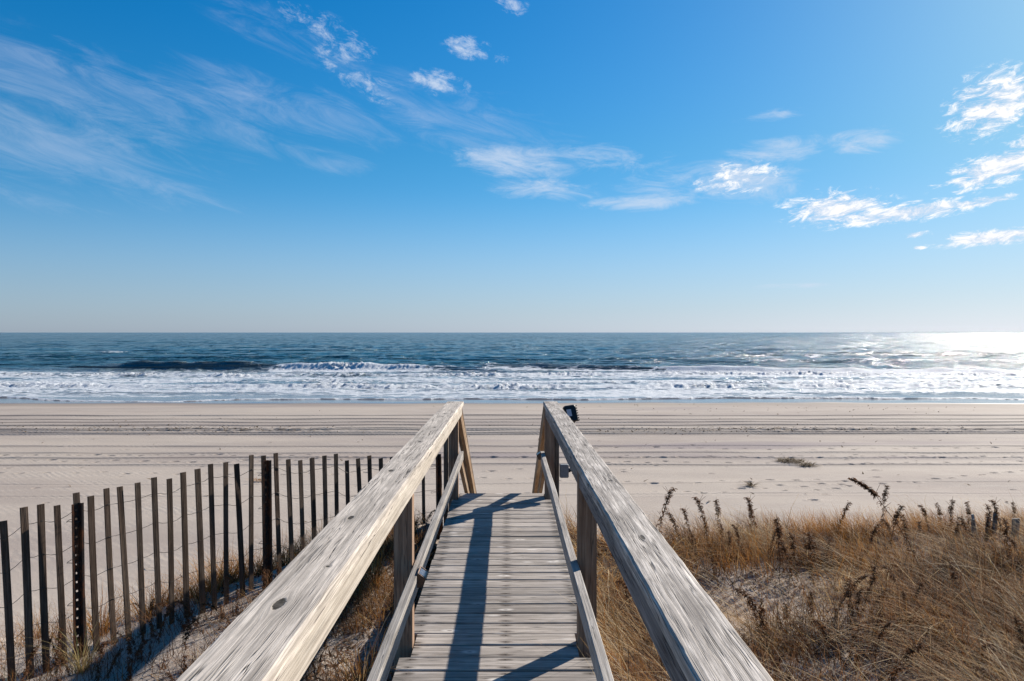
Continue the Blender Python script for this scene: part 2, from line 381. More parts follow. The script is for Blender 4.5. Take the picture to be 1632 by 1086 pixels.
# ------------------------------------------------------------------ sea
def water_material():
    m = bpy.data.materials.new('sea_water'); m.use_nodes = True
    N = NT(m.node_tree); b = N.n['Principled BSDF']; out = N.n['Material Output']
    P = N.add('ShaderNodeTexCoord').outputs['Object']
    foam = N.attr('foam'); crest = N.attr('crest'); shal = N.attr('shallow')
    big = N.noise(N.scale(P, (.012, .05, 1)), 1, 3, .5)
    c = N.mix(N.rng(big, .35, .7), (.006, .040, .056, 1), (.013, .066, .084, 1))
    c = N.mix(crest, c, (.045, .038, .012, 1))
    c = N.mix(N.attr('aer'), c, (.20, .255, .285, 1))
    c = N.mix(shal, c, (.175, .165, .155, 1))
    N.put(b, 'Base Color', c); N.put(b, 'IOR', 1.333); N.put(b, 'Roughness', .13); N.put(b, 'Specular IOR Level', .27)
    h1 = N.noise(N.scale(P, (.22, .62, 1)), 1, 6, .62, .3)
    h2 = N.noise(N.scale(P, (.05, .17, 1)), 1, 5, .6, .3)
    h3 = N.noise(N.scale(P, (1.6, 2.6, 1)), 1, 4, .65)
    h = N.math('ADD', N.math('ADD', N.math('MULTIPLY', h1, .80), N.math('MULTIPLY', h2, 2.2)), N.math('MULTIPLY', h3, .11))
    h4 = N.noise(N.scale(P, (.009, .032, 1)), 1, 3, .55)
    h = N.math('ADD', h, N.math('MULTIPLY', h4, 6.0))
    nb = N.bump(h, N.rng(shal, 0, 1, 1.0, .06, False), 1.25)
    # ruffled water: little facets, each tilted its own way, so the sun glints off them one by one
    fv = N.add('ShaderNodeTexVoronoi'); N.put(fv, 'Vector', N.vmath('ADD', N.scale(P, (2.0, .8, 0)), N.scale(N.noise(P, 1.3, 2, .5, out='Color'), (.8, .8, 0)))); N.put(fv, 'Scale', 1)
    tv = N.vmath('MULTIPLY', N.vmath('SUBTRACT', fv.outputs['Color'], (.5, .5, .5)), (1.0, 1.0, 0))
    fw = N.add('ShaderNodeTexVoronoi'); N.put(fw, 'Vector', N.vmath('ADD', N.scale(P, (.55, .13, 0)), N.scale(N.noise(P, .3, 2, .5, out='Color'), (.8, .8, 0)))); N.put(fw, 'Scale', 1)
    tv = N.vmath('ADD', N.scale(tv, (.62, .62, 0)), N.vmath('MULTIPLY', N.vmath('SUBTRACT', fw.outputs['Color'], (.5, .5, .5)), (.72, .72, 0)))
    ts = N.add('ShaderNodeVectorMath', operation='SCALE'); N.put(ts, 0, tv); N.put(ts, 3, N.math('MULTIPLY', N.math('SUBTRACT', 1.0, shal), N.rng(N.noise(N.scale(P, (.015, .04, 1)), 1, 3, .6), .3, .7, .35, 1.0)))
    nb = N.vmath('NORMALIZE', N.vmath('ADD', nb, ts.outputs[0]))
    N.put(b, 'Normal', nb)
    # foam: a matt white froth
    fb = N.add('ShaderNodeBsdfPrincipled')
    N.put(fb, 'Base Color', N.mix(N.noise(N.scale(P, (.5, 1.2, 1)), 1, 4, .6), (.46, .51, .56, 1), (.70, .71, .70, 1))); N.put(fb, 'Roughness', .7); N.put(fb, 'Specular IOR Level', .3)
    fh = N.noise(N.scale(P, (2.2, 2.2, 2.2)), 1, 6, .75)
    N.put(fb, 'Normal', N.bump(fh, 1.0, .22))
    n1 = N.noise(N.scale(P, (.9, 1.5, 1)), 1, 7, .7, .6)
    n2 = N.noise(N.scale(P, (.25, .7, 1)), 1, 4, .6)
    fac = N.math('ADD', foam, N.math('ADD', N.math('MULTIPLY', N.math('SUBTRACT', n1, .5), .95), N.math('MULTIPLY', N.math('SUBTRACT', n2, .5), .9)))
    vor = N.add('ShaderNodeTexVoronoi', feature='DISTANCE_TO_EDGE'); N.put(vor, 'Vector', N.vmath('ADD', N.scale(P, (.55, 1.0, 1)), N.scale(N.noise(P, .8, 3, .6, out='Color'), (.9, .9, 0)))); N.put(vor, 'Scale', 1)
    lace = N.rng(vor.outputs['Distance'], .02, .22, .16, -.16)
    fac = N.rng(N.math('ADD', fac, lace), .36, .66)
    fac = N.math('MULTIPLY', fac, N.rng(foam, .02, .12, 0, .96))
    mx = N.add('ShaderNodeMixShader'); N.put(mx, 0, fac); N.l.new(b.outputs[0], mx.inputs[1]); N.l.new(fb.outputs[0], mx.inputs[2])
    N.l.new(mx.outputs[0], out.inputs[0])
    return m

def build_sea():
    xr = geo(75, 26000, .17, 1.035)
    xs = np.concatenate([-xr[::-1], axis([(-75, 75, .17)])[1:-1], xr])
    ys = np.concatenate([axis([(53.5, 122, .25)]), geo(122.3, 26000, .3, 1.025)])
    X, Y, F = grid_mesh(xs, ys)
    Z = np.full_like(X, SEA); foam = np.zeros_like(X); crest = np.zeros_like(X)
    near = sstep(2500, 300, np.hypot(X, Y))
    # swell and chop
    off = sstep(84, 130, Y)
    sw = .38 * pnoise(X * .022, Y * .085, 1) + .20 * pnoise(X * .06, Y * .2, 2) + .26 * pnoise(X * .13, Y * .36, 3) + .13 * pnoise(X * .4, Y * .75, 4)
    sharp = 1 - np.abs(sw) * 2.2
    Z += off * near * (sw + .10 * np.clip(sharp, -1, 1))
    Z += (1 - off) * sstep(60, 70, Y) * (.07 * fbm(X * .35, Y * .7, 4, 6))
    def wave(yc, amp, front, back, foamy, cresty=0, fw=None):
        nonlocal Z, foam, crest
        d = Y - yc[None, :]
        f = np.where(d < 0, np.exp(-(d / front) ** 2), np.exp(-(d / back) ** 2))
        Z += amp[None, :] * f
        if cresty is not None: crest = np.maximum(crest, np.clip(f * 1.2 - .25, 0, 1) * cresty)
        if foamy is not None:
            fz = np.where(d < 0, np.exp(-(d / (fw or front * 1.6)) ** 4), np.exp(-(d / (back * .35)) ** 2))
            foam = np.maximum(foam, fz * foamy)
        return f
    x = xs; inx = np.abs(x) < 400
    px = lambda Yd: (810 + 1220 * x / Yd)        # rough bearing of a point on this wave, for where it is broken
    b1 = px(107)
    # main breaker: an unbroken dark face on one stretch, tumbling foam further along
    yc = 106 + 1.4 * pnoise(x * .03, x * 0, 12) + .5 * pnoise(x * .15, x * 0, 13) - 5.0 * sstep(430, 900, b1) * sstep(1000, 760, b1)
    face = sstep(90, 260, b1) * sstep(470, 400, b1)
    br = sstep(425, 470, b1) * sstep(840, 560, b1)
    amp = (.25 + .85 * face + .6 * br) * (1 + .25 * pnoise(x * .3, x * 0, 14)) * sstep(1000, 780, b1)
    f = wave(yc, amp, 1.3, 3.8, (br * 1.0)[None, :], (face * .9)[None, :], 7)
    tip = face * np.clip(pnoise(x * .35, x * 0, 15) + .25, 0, 1)
    foam = np.maximum(foam, (tip[None, :] * np.exp(-((Y - yc[None, :] - .3) / .45) ** 2)) * .9)
    # second breaker, middle to right
    b2 = px(103)
    yc2 = 104 - 6 * sstep(780, 1250, b2) - 3 * sstep(1250, 1700, b2) + .8 * pnoise(x * .05, x * 0, 16)
    on2 = sstep(735, 790, b2)
    dark2 = sstep(740, 790, b2) * sstep(1090, 1000, b2)
    amp2 = on2 * (.72 - .3 * sstep(1150, 1400, b2) + .2 * pnoise(x * .25, x * 0, 17))
    wave(yc2, amp2, 1.2, 3.5, (on2 * (1 - .75 * dark2))[None, :], (on2 * (.35 + .45 * dark2))[None, :], 3.2)
    foam = np.maximum(foam, .75 * on2[None, :] * np.exp(-((Y - yc2[None, :] + 2.2) / 1.2) ** 2))
    # low foamy bores rolling in
    for k, (yy, am, sd_) in enumerate([(91, .36, 20), (78.5, .2, 22), (70.5, .40, 24), (65.5, .12, 28)]):
        yk = yy + 2.2 * pnoise(x * .022, x * 0, sd_) + .7 * pnoise(x * .13, x * 0, sd_ + 1) + .35 * pnoise(x * .9, x * 0, sd_ + 2) + .2 * pnoise(x * 2.3, x * 0, sd_ + 7)
        ak = am * .6 * (1 + .5 * pnoise(x * .12, x * 0, sd_ + 3) + .3 * pnoise(x * .8, x * 0, sd_ + 4))
        wave(yk, ak, .8, 2.2, (.55 + .55 * pnoise(x * .07, x * 0, sd_ + 9) + .25)[None, :], .25, 1.4)
        d = Y - yk[None, :]
        Z += am * .5 * np.exp(-(d / 1.3) ** 2) * fbm(X * 3.1, Y * 1.9, 2, sd_ + 5, .7) * np.clip(.7 + pnoise(X * .15, X * 0, sd_ + 8), .1, 1.4)
    # sheets of foam between the lines
    surf = sstep(58.5, 61, Y) * sstep(1.02, .96, Y / (yc2 * on2 + yc * (1 - on2))[None, :])
    sheet = .50 + .40 * fbm(X * .035, Y * .16, 3, 33) - .18 * sstep(92, 100, Y)
    foam = np.maximum(foam, surf * np.clip(sheet, .08, .9))
    # tumbling spray in the breaker
    Z += .4 * foam * np.exp(-((Y - yc[None, :] + .6) / 1.4) ** 2) * br[None, :] * np.clip(fbm(X * 2.4, Y * 1.9, 3, 35, .75) * (.6 + .8 * pnoise(X * .2, Y * .2, 36)), -.3, 1)
    # swash edge
    ed = 59.2 - 2.2 * sstep(-20, -26, X) * sstep(-40, -33, X) + 1.7 * pnoise(X * .045, X * 0, 37) + .7 * pnoise(X * .17, X * 0, 38) + .25 * pnoise(X * .6, X * 0, 39) + 1.6 * sstep(-30, -38, X)
    foam = np.where(Y < ed, 0, foam)
    foam = np.maximum(foam, .8 * np.exp(-((Y - ed - .25) / .35) ** 2))
    Z = np.where(Y < ed, ground0(X, Y) - .05, Z)
    Z = np.where((Y >= ed) & (Y < ed + 1.2), np.maximum(Z, ground0(X, Y) + .012), Z)
    # whitecaps farther out
    for (wx, wy, L) in [(-155, 370, 9), (-146, 368, 6), (-205, 350, 5), (-97, 190, 4), (60, 150, 4), (72, 190, 5), (100, 170, 6), (84, 128, 6), (45, 126, 5), (58, 124, 4), (66, 121, 7)]:
        foam = np.maximum(foam, .60 * np.exp(-((X - wx) / L) ** 2 - ((Y - wy - 1.5 * np.sin(X * .2)) / 2.6) ** 2))
        Z += .55 * np.exp(-((X - wx) / (L * 1.6)) ** 2 - ((Y - wy - 1) / 3.5) ** 2)
    me = raw_mesh('sea', np.stack([X, Y, Z], -1).reshape(-1, 3), [F], {'foam': foam.ravel(), 'crest': crest.ravel(), 'shallow': sstep(69, 60.5, Y).ravel(), 'aer': (.85 * surf).ravel()}, water_material())
    tag(link('sea', me), kind='structure')
build_sea()

# ------------------------------------------------------------------ wood
def wood(name, dark, light, tint=None, bleach=(.5, .48, .45), bl=.5, crack=1.0, knots=(), nails=False, bump=.6, stain=0.0, stainc=(.06, .05, .04)):
    m = bpy.data.materials.new(name); m.use_nodes = True
    N = NT(m.node_tree); b = N.n['Principled BSDF']
    loc = N.attr('loc', 'Vector'); seed = N.attr('seed')
    g = N.vmath('ADD', loc, N.scale(N.add('ShaderNodeCombineXYZ').outputs[0], (1, 1, 1)))
    cx = N.add('ShaderNodeCombineXYZ'); N.put(cx, 0, N.math('MULTIPLY', seed, 37.0)); N.put(cx, 1, N.math('MULTIPLY', seed, 3.1)); N.put(cx, 2, N.math('MULTIPLY', seed, 1.7))
    kn = None; halo = None
    warp = loc
    for (ka, ku, ra, ru) in knots:
        q = N.vmath('MULTIPLY', N.vmath('SUBTRACT', loc, (ka, ku, 0)), (1 / ra, 1 / ru, 0))
        r = N.vmath('LENGTH', q, out=1)
        rn = N.math('ADD', r, N.math('MULTIPLY', N.math('SUBTRACT', N.noise(loc, 90, 3, .6), .5), .7))
        k1 = N.rng(rn, .75, 1.05, 1, 0); h1 = N.rng(r, .8, 3.2, 1, 0)
        kn = k1 if kn is None else N.math('MAXIMUM', kn, k1); halo = h1 if halo is None else N.math('MAXIMUM', halo, h1)
        # grain parts round the knot
        push = N.vmath('MULTIPLY', q, (0, -ru * .9, 0))
        sc = N.add('ShaderNodeVectorMath', operation='SCALE'); N.l.new(push, sc.inputs[0]); N.put(sc, 3, N.rng(r, .3, 3.0, 1, 0))
        warp = N.vmath('ADD', warp, sc.outputs[0])
    g = N.vmath('ADD', warp, cx.outputs[0])
    # slow wander of the grain
    wv = N.add('ShaderNodeTexNoise'); N.put(wv, 'Vector', N.scale(g, (1.7, 6, 6))); N.put(wv, 'Scale', 1); N.put(wv, 'Detail', 2)
    g = N.vmath('ADD', g, N.vmath('MULTIPLY', N.vmath('SUBTRACT', wv.outputs['Color'], (.5, .5, .5)), (0, .007, .007)))
    fib = N.noise(N.scale(g, (3.2, 240, 240)), 1, 4, .65)
    stk = N.noise(N.scale(g, (1.1, 70, 70)), 1, 6, .68)
    blo = N.noise(N.scale(g, (3.2, 13, 13)), 1, 4, .6)
    flk = N.noise(N.scale(g, (5, 150, 150)), 1, 6, .72)
    crk = N.math('ABSOLUTE', N.math('SUBTRACT', N.noise(N.scale(g, (1.1, 33, 33)), 1, 3, .55), .5))
    cm = N.rng(N.noise(N.scale(g, (2.1, 17, 17)), 1.3, 2, .5), .46, .58)
    crk2 = N.math('ABSOLUTE', N.math('SUBTRACT', N.noise(N.scale(g, (1.9, 92, 92)), 1, 2, .5), .5))
    cm2 = N.rng(N.noise(N.scale(g, (3.3, 30, 30)), 1.0, 2, .5), .47, .60)
    cr = N.math('MULTIPLY', N.math('MAXIMUM', N.math('MULTIPLY', N.rng(crk, .0, .020, 1, 0), cm), N.math('MULTIPLY', N.math('MULTIPLY', N.rng(crk2, .0, .045, 1, 0), cm2), .6)), crack, clamp=True)
    t = N.math('ADD', N.math('MULTIPLY', stk, .75), N.math('MULTIPLY', blo, .45))
    c = N.mix(N.rng(t, .42, .80), C4(dark), C4(light))
    c = N.mix(N.math('MULTIPLY', N.rng(N.math('ADD', N.math('MULTIPLY', flk, .62), N.math('MULTIPLY', blo, .38)), .46, .62), bl), c, C4(bleach))
    c = N.mix(N.math('MULTIPLY', N.rng(stk, .53, .36), .38), c, C4([v * .55 for v in dark]))
    c = N.mix(N.math('MULTIPLY', N.rng(fib, .52, .38), .42), c, C4([v * .42 for v in dark]))
    pv = N.math('MULTIPLY_ADD', N.math('FRACT', N.math('MULTIPLY', seed, 91.7)), .40, .80)
    cpv = N.add('ShaderNodeCombineXYZ'); [N.put(cpv, i, pv) for i in range(3)]
    c = N.mix(1.0, c, cpv.outputs[0], 'MULTIPLY')
    if tint: c = N.mix(N.rng(N.noise(N.scale(g, (1.1, 5, 5)), 1, 3, .5), .46, .66, 0, .7), c, C4(tint))
    if stain: c = N.mix(N.math('MULTIPLY', N.rng(N.noise(N.scale(g, (4, 22, 22)), 1, 5, .7), .55, .72), stain), c, C4(stainc))
    c = N.mix(cr, c, (.018, .015, .012, 1))
    ht = N.math('SUBTRACT', N.math('ADD', N.math('MULTIPLY', stk, .8), N.math('MULTIPLY', fib, .35)), N.math('MULTIPLY', cr, .9))
    if kn is not None:
        c = N.mix(N.math('MULTIPLY', halo, .35), c, C4([v * .75 for v in dark]))
        c = N.mix(N.math('MULTIPLY', kn, N.rng(N.noise(loc, 70, 4, .7), .3, .7, 1, .85)), c, (.022, .017, .010, 1))
        ht = N.math('SUBTRACT', ht, N.math('MULTIPLY', kn, .8))
    if nails:
        # rusty screw heads and the bleed round them, three joists, two screws a board
        s3 = N.add('ShaderNodeSeparateXYZ'); N.put(s3, 0, loc)
        dx = None
        for jx in (.055, .512, .905):
            e = N.math('ABSOLUTE', N.math('SUBTRACT', s3.outputs[0], jx)); dx = e if dx is None else N.math('MINIMUM', dx, e)
        dy = N.math('ABSOLUTE', N.math('SUBTRACT', N.math('ABSOLUTE', s3.outputs[1]), .042))
        q = N.math('SQRT', N.math('ADD', N.math('POWER', dx, 2.0), N.math('POWER', dy, 2.0)))
        q2 = N.math('SQRT', N.math('ADD', N.math('POWER', N.math('MULTIPLY', dx, .38), 2.0), N.math('POWER', dy, 2.0)))
        q2 = N.math('ADD', q2, N.math('MULTIPLY', N.math('SUBTRACT', N.noise(N.scale(g, (20, 60, 60)), 1, 3, .6), .5), .022))
        c = N.mix(N.rng(q2, .004, .019, .75, 0), c, (.036, .022, .014, 1))
        c = N.mix(N.rng(q, .0035, .006, 1, 0), c, (.012, .008, .006, 1))
        vo = N.add('ShaderNodeTexVoronoi'); N.put(vo, 'Vector', N.scale(g, (4.2, 11, 0))); N.put(vo, 'Scale', 1); vd = vo.outputs['Distance']
        vs = N.add('ShaderNodeSeparateColor'); N.put(vs, 0, vo.outputs['Color'])
        kk = N.math('MULTIPLY', N.rng(N.math('ADD', vd, N.math('MULTIPLY', N.math('SUBTRACT', fib, .5), .25)), .10, .24, 1, 0), N.math('GREATER_THAN', vs.outputs[0], .62))
        c = N.mix(N.math('MULTIPLY', kk, .75), c, (.62, .58, .53, 1))
        c = N.mix(N.math('MULTIPLY', N.rng(vd, .03, .085, 1, 0), N.math('GREATER_THAN', vs.outputs[0], .62)), c, (.16, .13, .11, 1))
        # dark weathering toward the ends of each board
        e = N.math('MINIMUM', s3.outputs[0], N.math('SUBTRACT', .945, s3.outputs[0]))
        c = N.mix(N.math('MULTIPLY', N.rng(e, 0, .11, .75, 0), N.rng(N.noise(N.scale(g, (7, 60, 60)), 1, 4, .7), .42, .6)), c, (.045, .042, .035, 1))
    N.put(b, 'Base Color', c); N.put(b, 'Roughness', .8); N.put(b, 'Specular IOR Level', .22)
    N.put(b, 'Normal', N.bump(ht, bump, .006))
    return m

RAIL_L = wood('left_rail_wood', (.29, .255, .215), (.44, .385, .325), bleach=(.64, .57, .485), bl=.7, crack=1.0, knots=[(1.76, -.01, .042, .014), (2.62, -.02, .03, .010), (2.05, .034, .008, .006), (3.55, -.025, .03, .012), (4.55, -.01, .03, .012), (5.3, .01, .03, .01), (6.25, .0, .03, .01), (3.82, -.03, .006, .005), (3.87, .035, .006, .005), (7.33, -.03, .006, .006), (7.36, .03, .006, .006)], bump=.42)
RAIL_R = wood('right_rail_wood', (.25, .22, .19), (.41, .365, .315), bleach=(.72, .65, .57), bl=.9, crack=1.0, knots=[(2.35, .0, .03, .007), (3.3, .028, .02, .008), (4.4, .03, .025, .008), (5.4, .02, .02, .008), (3.83, -.03, .006, .005), (3.86, .03, .006, .005), (7.33, -.03, .006, .006), (7.36, .025, .006, .006)], bump=.5, stain=.4, stainc=(.075, .06, .045))
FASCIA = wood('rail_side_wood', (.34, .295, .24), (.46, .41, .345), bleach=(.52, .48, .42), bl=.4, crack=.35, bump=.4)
FASCIA_SHADED = wood('rail_side_wood_shaded', (.15, .145, .14), (.26, .245, .235), bleach=(.32, .31, .30), bl=.5, crack=1.0, bump=.8)  # darker copy of the side wood, shade of the sunless face in its colour
LOWER = wood('lower_rail_wood', (.27, .245, .22), (.42, .39, .35), bleach=(.48, .45, .42), bl=.5, crack=.6, bump=.5)
DECK = wood('deck_wood', (.255, .222, .193), (.43, .38, .335), bleach=(.60, .55, .49), bl=.4, crack=.9, nails=True, bump=.4, stain=.3)
POST = wood('post_wood', (.19, .115, .075), (.32, .215, .145), bleach=(.38, .28, .20), bl=.4, crack=.7, bump=.5)
STAIRW = wood('stair_rail_wood', (.17, .095, .042), (.28, .17, .085), tint=(.30, .23, .16), bleach=(.33, .24, .15), bl=.4, crack=.5, bump=.5)
DARKW = wood('stringer_wood', (.10, .07, .048), (.18, .135, .10), bl=.2, crack=.6, bump=.5)
PICKET = wood('picket_wood', (.060, .036, .023), (.135, .090, .060), bleach=(.20, .15, .11), bl=.4, crack=.6, bump=.7, stain=.4, stainc=(.03, .024, .02))
SILVER = wood('silvered_wood', (.16, .145, .13), (.30, .28, .25), bl=.6, crack=1, bump=.8)

XL, XR = -.52, .412        # rail centres
def rail_z(y): return .965 - .0085 * y
def build_boardwalk():
    root = empty('boardwalk', (0, 0, 0), 'weathered grey timber boardwalk with thick handrails and stairs down to the beach', 'boardwalk')
    # deck
    mb = MB(); y = 7.49; i = 0
    while y > -1.6:
        w = .1345
        x0 = -.525 + random.uniform(-.004, .004); x1 = .42 + random.uniform(-.004, .004)
        dz = random.uniform(-.0008, .0008)
        yc = y - w / 2
        # boards that meet a post are cut back to clear it
        cutl = any(abs(yc - p) < .115 for p in (3.85, 7.345, .4))
        a0 = 0.0
        if cutl: x0 = -.474; x1 = .346; a0 = .051
        mb.beam((x0, yc, -.018 + dz), (x1, yc, -.018 + dz + random.uniform(-.002, .002)), w, .036, seg=10, cham=.004, side=6, jit=.0008, cup=random.uniform(-.0012, .0012), a0=a0)
        y -= .146; i += 1
    mb.build('deck', DECK, root)
    # joists and rim boards under the deck
    for xx in (-.49, -.03, .385):
        mb = MB(); mb.beam((xx, -1.6, -.135), (xx, 7.46, -.135), .038, .18, seg=4); mb.build('joist', DARKW, root)
    # handrails
    for X, mat, fm, nm in ((XL, RAIL_L, FASCIA, 'l'), (XR, RAIL_R, FASCIA_SHADED, 'r')):
        mb = MB()
        mb.beam((X, -1.2, rail_z(-1.2) - .021), (X, 7.49, rail_z(7.49) - .021), .166 if nm == 'l' else .142, .042, seg=600, cham=.006, side=8, jit=.0015, a0=-1.2, edge_jit=.0016 if nm == 'l' else .002)
        hr = mb.build('handrail', mat, root)
        inner = 1 if nm == 'l' else -1
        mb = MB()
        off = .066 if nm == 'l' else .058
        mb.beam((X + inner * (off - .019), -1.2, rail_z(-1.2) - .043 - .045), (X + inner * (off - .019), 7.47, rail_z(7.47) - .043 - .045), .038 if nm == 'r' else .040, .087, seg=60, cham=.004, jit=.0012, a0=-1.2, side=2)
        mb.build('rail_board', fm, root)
    # lower rails
    for X, mat in ((-.455, LOWER), (.333, LOWER)):
        mb = MB(); mb.beam((X, -1.2, .42 - .0425), (X, 7.47, .415 - .0425), 0.038, .085, seg=60, cham=.003, jit=.002, side=2)
        mb.build('lower_rail', mat, root)
    # posts
    for X in (-.525, .396):
        for Y in (.4, 3.85, 7.345):
            mb = MB(); mb.beam((X, Y, -1.3), (X, Y, rail_z(Y) - .045), .092, .092, up=(0, 1, 0), seg=20, cham=.005, jit=.0006, side=2)
            mb.build('post', POST, root)
    for X in (-.60, .468):
        mb = MB(); mb.beam((X, 7.37, -1.5), (X, 7.37, rail_z(7.37) - .05), .04, .09, up=(0, 1, 0), seg=10, cham=.004); mb.build('post', DARKW, root)
    # stairs
    SL = .455; ya, yb = 7.40, 14.6
    for X in (-.475, .365):
        out = -1 if X < 0 else 1
        mb = MB(); mb.beam((X, ya, .80), (X, yb, .80 - SL * (yb - ya)), .038, .13, seg=30, cham=.004, jit=.001); mb.build('stair_rail', STAIRW, root)
        mb = MB(); mb.beam((X + out * .028, ya + .06, .862), (X + out * .028, yb, .89 - SL * (yb - ya)), .10, .036, seg=30, cham=.005, jit=.001); mb.build('stair_rail_cap', DARKW, root)
        mb = MB(); mb.beam((X, ya, .37), (X, yb, .37 - SL * (yb - ya)), .038, .087, seg=30, cham=.004); mb.build('stair_lower_rail', STAIRW, root)
        mb = MB(); mb.beam((X, 7.50, -.14), (X, 15.2, -.14 - SL * 7.7), .04, .26, seg=10, cham=.004); mb.build('stringer', DARKW, root)
        for Y in (10.9, 14.4):
            mb = MB(); mb.beam((X + out * .066, Y, -SL * (Y - 7.4) - 1.5), (X + out * .066, Y, .80 - SL * (Y - ya)), .09, .09, up=(0, 1, 0), seg=6, cham=.005); mb.build('post', POST, root)
    for k in range(18):
        Y = 7.70 + k * .40; z = -.18 - k * .182
        mb = MB()
        for j in (-.075, .075): mb.beam((-.452, Y + j, z), (.342, Y + j, z), .142, .036, seg=4, cham=.004)
        mb.build('stair_tread', DECK, root)
    return root
BW = build_boardwalk()

# ------------------------------------------------------------------ fittings
def metal(name, col, rough=.5, met=0.0, rust=None, spec=.4):
    m = bpy.data.materials.new(name); m.use_nodes = True
    N = NT(m.node_tree); b = N.n['Principled BSDF']
    P = N.add('ShaderNodeTexCoord').outputs['Object']
    n = N.noise(P, 60, 5, .65)
    c = N.mix(N.rng(n, .35, .7, 0, .5), C4(col), C4([v * .6 for v in col]))
    if rust: c = N.mix(N.rng(N.noise(N.scale(P, (22, 22, 9)), 1, 5, .65), .42, .62), c, C4(rust))
    N.put(b, 'Base Color', c); N.put(b, 'Roughness', N.rng(n, .3, .7, rough - .1, rough + .15, False)); N.put(b, 'Metallic', met); N.put(b, 'Specular IOR Level', spec)
    N.put(b, 'Normal', N.bump(n, .25, .002))
    return m
BLACKM = metal('black_housing', (.006, .006, .007), .45)
STICKER = metal('pale_sticker', (.52, .56, .62), .5)
GREYBOX = metal('grey_plastic', (.20, .205, .215), .55)
BRONZE = metal('bronze_casing', (.13, .075, .045), .45, .3)
PANEL = metal('solar_panel', (.05, .06, .09), .25, 0, None, .6)
GLASSM = metal('lamp_lens', (.30, .30, .28), .2)
RUSTM = metal('rusty_steel', (.030, .022, .018), .7, .2, (.15, .052, .018))
WIREM = metal('wire_steel', (.055, .047, .042), .6, .3)

def rounded_slab(mb, M, w, h, t, r=.02, n=5):
    """a slab with rounded corners, w by h, thickness t along local y"""
    pts = []
    for cx, cz, a0 in ((w / 2 - r, h / 2 - r, 0), (-w / 2 + r, h / 2 - r, 90), (-w / 2 + r, -h / 2 + r, 180), (w / 2 - r, -h / 2 + r, 270)):
        for i in range(n):
            a = R(a0 + 90 * i / (n - 1)); pts.append((cx + r * math.cos(a), cz + r * math.sin(a)))
    V = []; k = len(pts); rings = [(-t / 2, .90), (-t / 2 + t * .22, 1), (t / 2 - t * .1, 1), (t / 2, .96)]
    for (yy, s) in rings: V += [M @ Vector((p[0] * s, yy, p[1] * s)) for p in pts]
    F = [tuple(range(k))] + [tuple((len(rings) - 1) * k + i for i in range(k - 1, -1, -1))]
    for a in range(len(rings) - 1):
        for i in range(k):
            j = (i + 1) % k; F.append((a * k + i, (a + 1) * k + i, (a + 1) * k + j, a * k + j))
    mb.poly(V, F)

def build_floodlight():
    root = empty('floodlight', (.50, 7.42, .50), 'small black floodlight with a pale sticker on its back above the right handrail', 'floodlight')
    M = Matrix.Translation((.105, .02, .285)) @ Matrix.Rotation(R(-11), 4, 'Y') @ Matrix.Rotation(R(-16), 4, 'X') @ Matrix.Rotation(R(14), 4, 'Z')
    mb = MB(); rounded_slab(mb, M, .125, .165, .05, .024); mb.build('housing', BLACKM, root)
    mb = MB()
    for i in range(7):      # cooling fins down the back and side
        mb.beam(M @ Vector((.066, -.012, -.075 + i * .024)), M @ Vector((.066, .022, -.075 + i * .024)), .020, .009, up=M.to_3x3() @ Vector((0, 0, 1)), cham=.002)
    mb.build('cooling_fins', BLACKM, root)
    mb = MB(); rounded_slab(mb, M @ Matrix.Translation((0, .027, 0)), .105, .14, .006, .015); mb.build('lens', GLASSM, root)
    mb = MB(); mb.beam(M @ Vector((-.018, -.0265, -.028)), M @ Vector((-.018, -.0265, .040)), .046, .002, up=M.to_3x3() @ Vector((0, -1, 0)), cham=.0005); mb.build('sticker', STICKER, root)
    mb = MB()
    mb.tube([M @ Vector((.02, 0, -.07)), (.115, .02, .16), (.10, .01, .10), (.05, 0, .06), (-.035, 0, .04)], .016, 8)
    for i in range(6):
        p = Vector((.1155, .02, .195 - i * .013)); mb.tube([p, p + Vector((-.001, 0, .007))], .026, 10)
    mb.build('mounting_arm', BLACKM, root)
    return root
build_floodlight()
def build_junction():
    root = empty('junction_box', (.49, 7.33, .25), 'grey junction box screwed to the outer side of the right end post', 'junction box')
    mb = MB(); mb.box((.045, -.01, 0), (.085, .06, .125), cham=.008); mb.build('box', GREYBOX, root)
    mb = MB(); mb.box((.045, -.042, 0), (.074, .006, .112), cham=.003); mb.build('cover', GREYBOX, root)
    mb = MB(); mb.tube([(.087, -.01, .005), (.105, -.01, .005), (.106, -.01, .005), (.122, -.01, .005)], [.020, .020, .013, .013], 10); mb.tube([(.12, -.01, .005), (.128, -.01, .0), (.128, -.01, -.03)], .007, 6)
    mb.build('cable_gland', BLACKM, root)
build_junction()
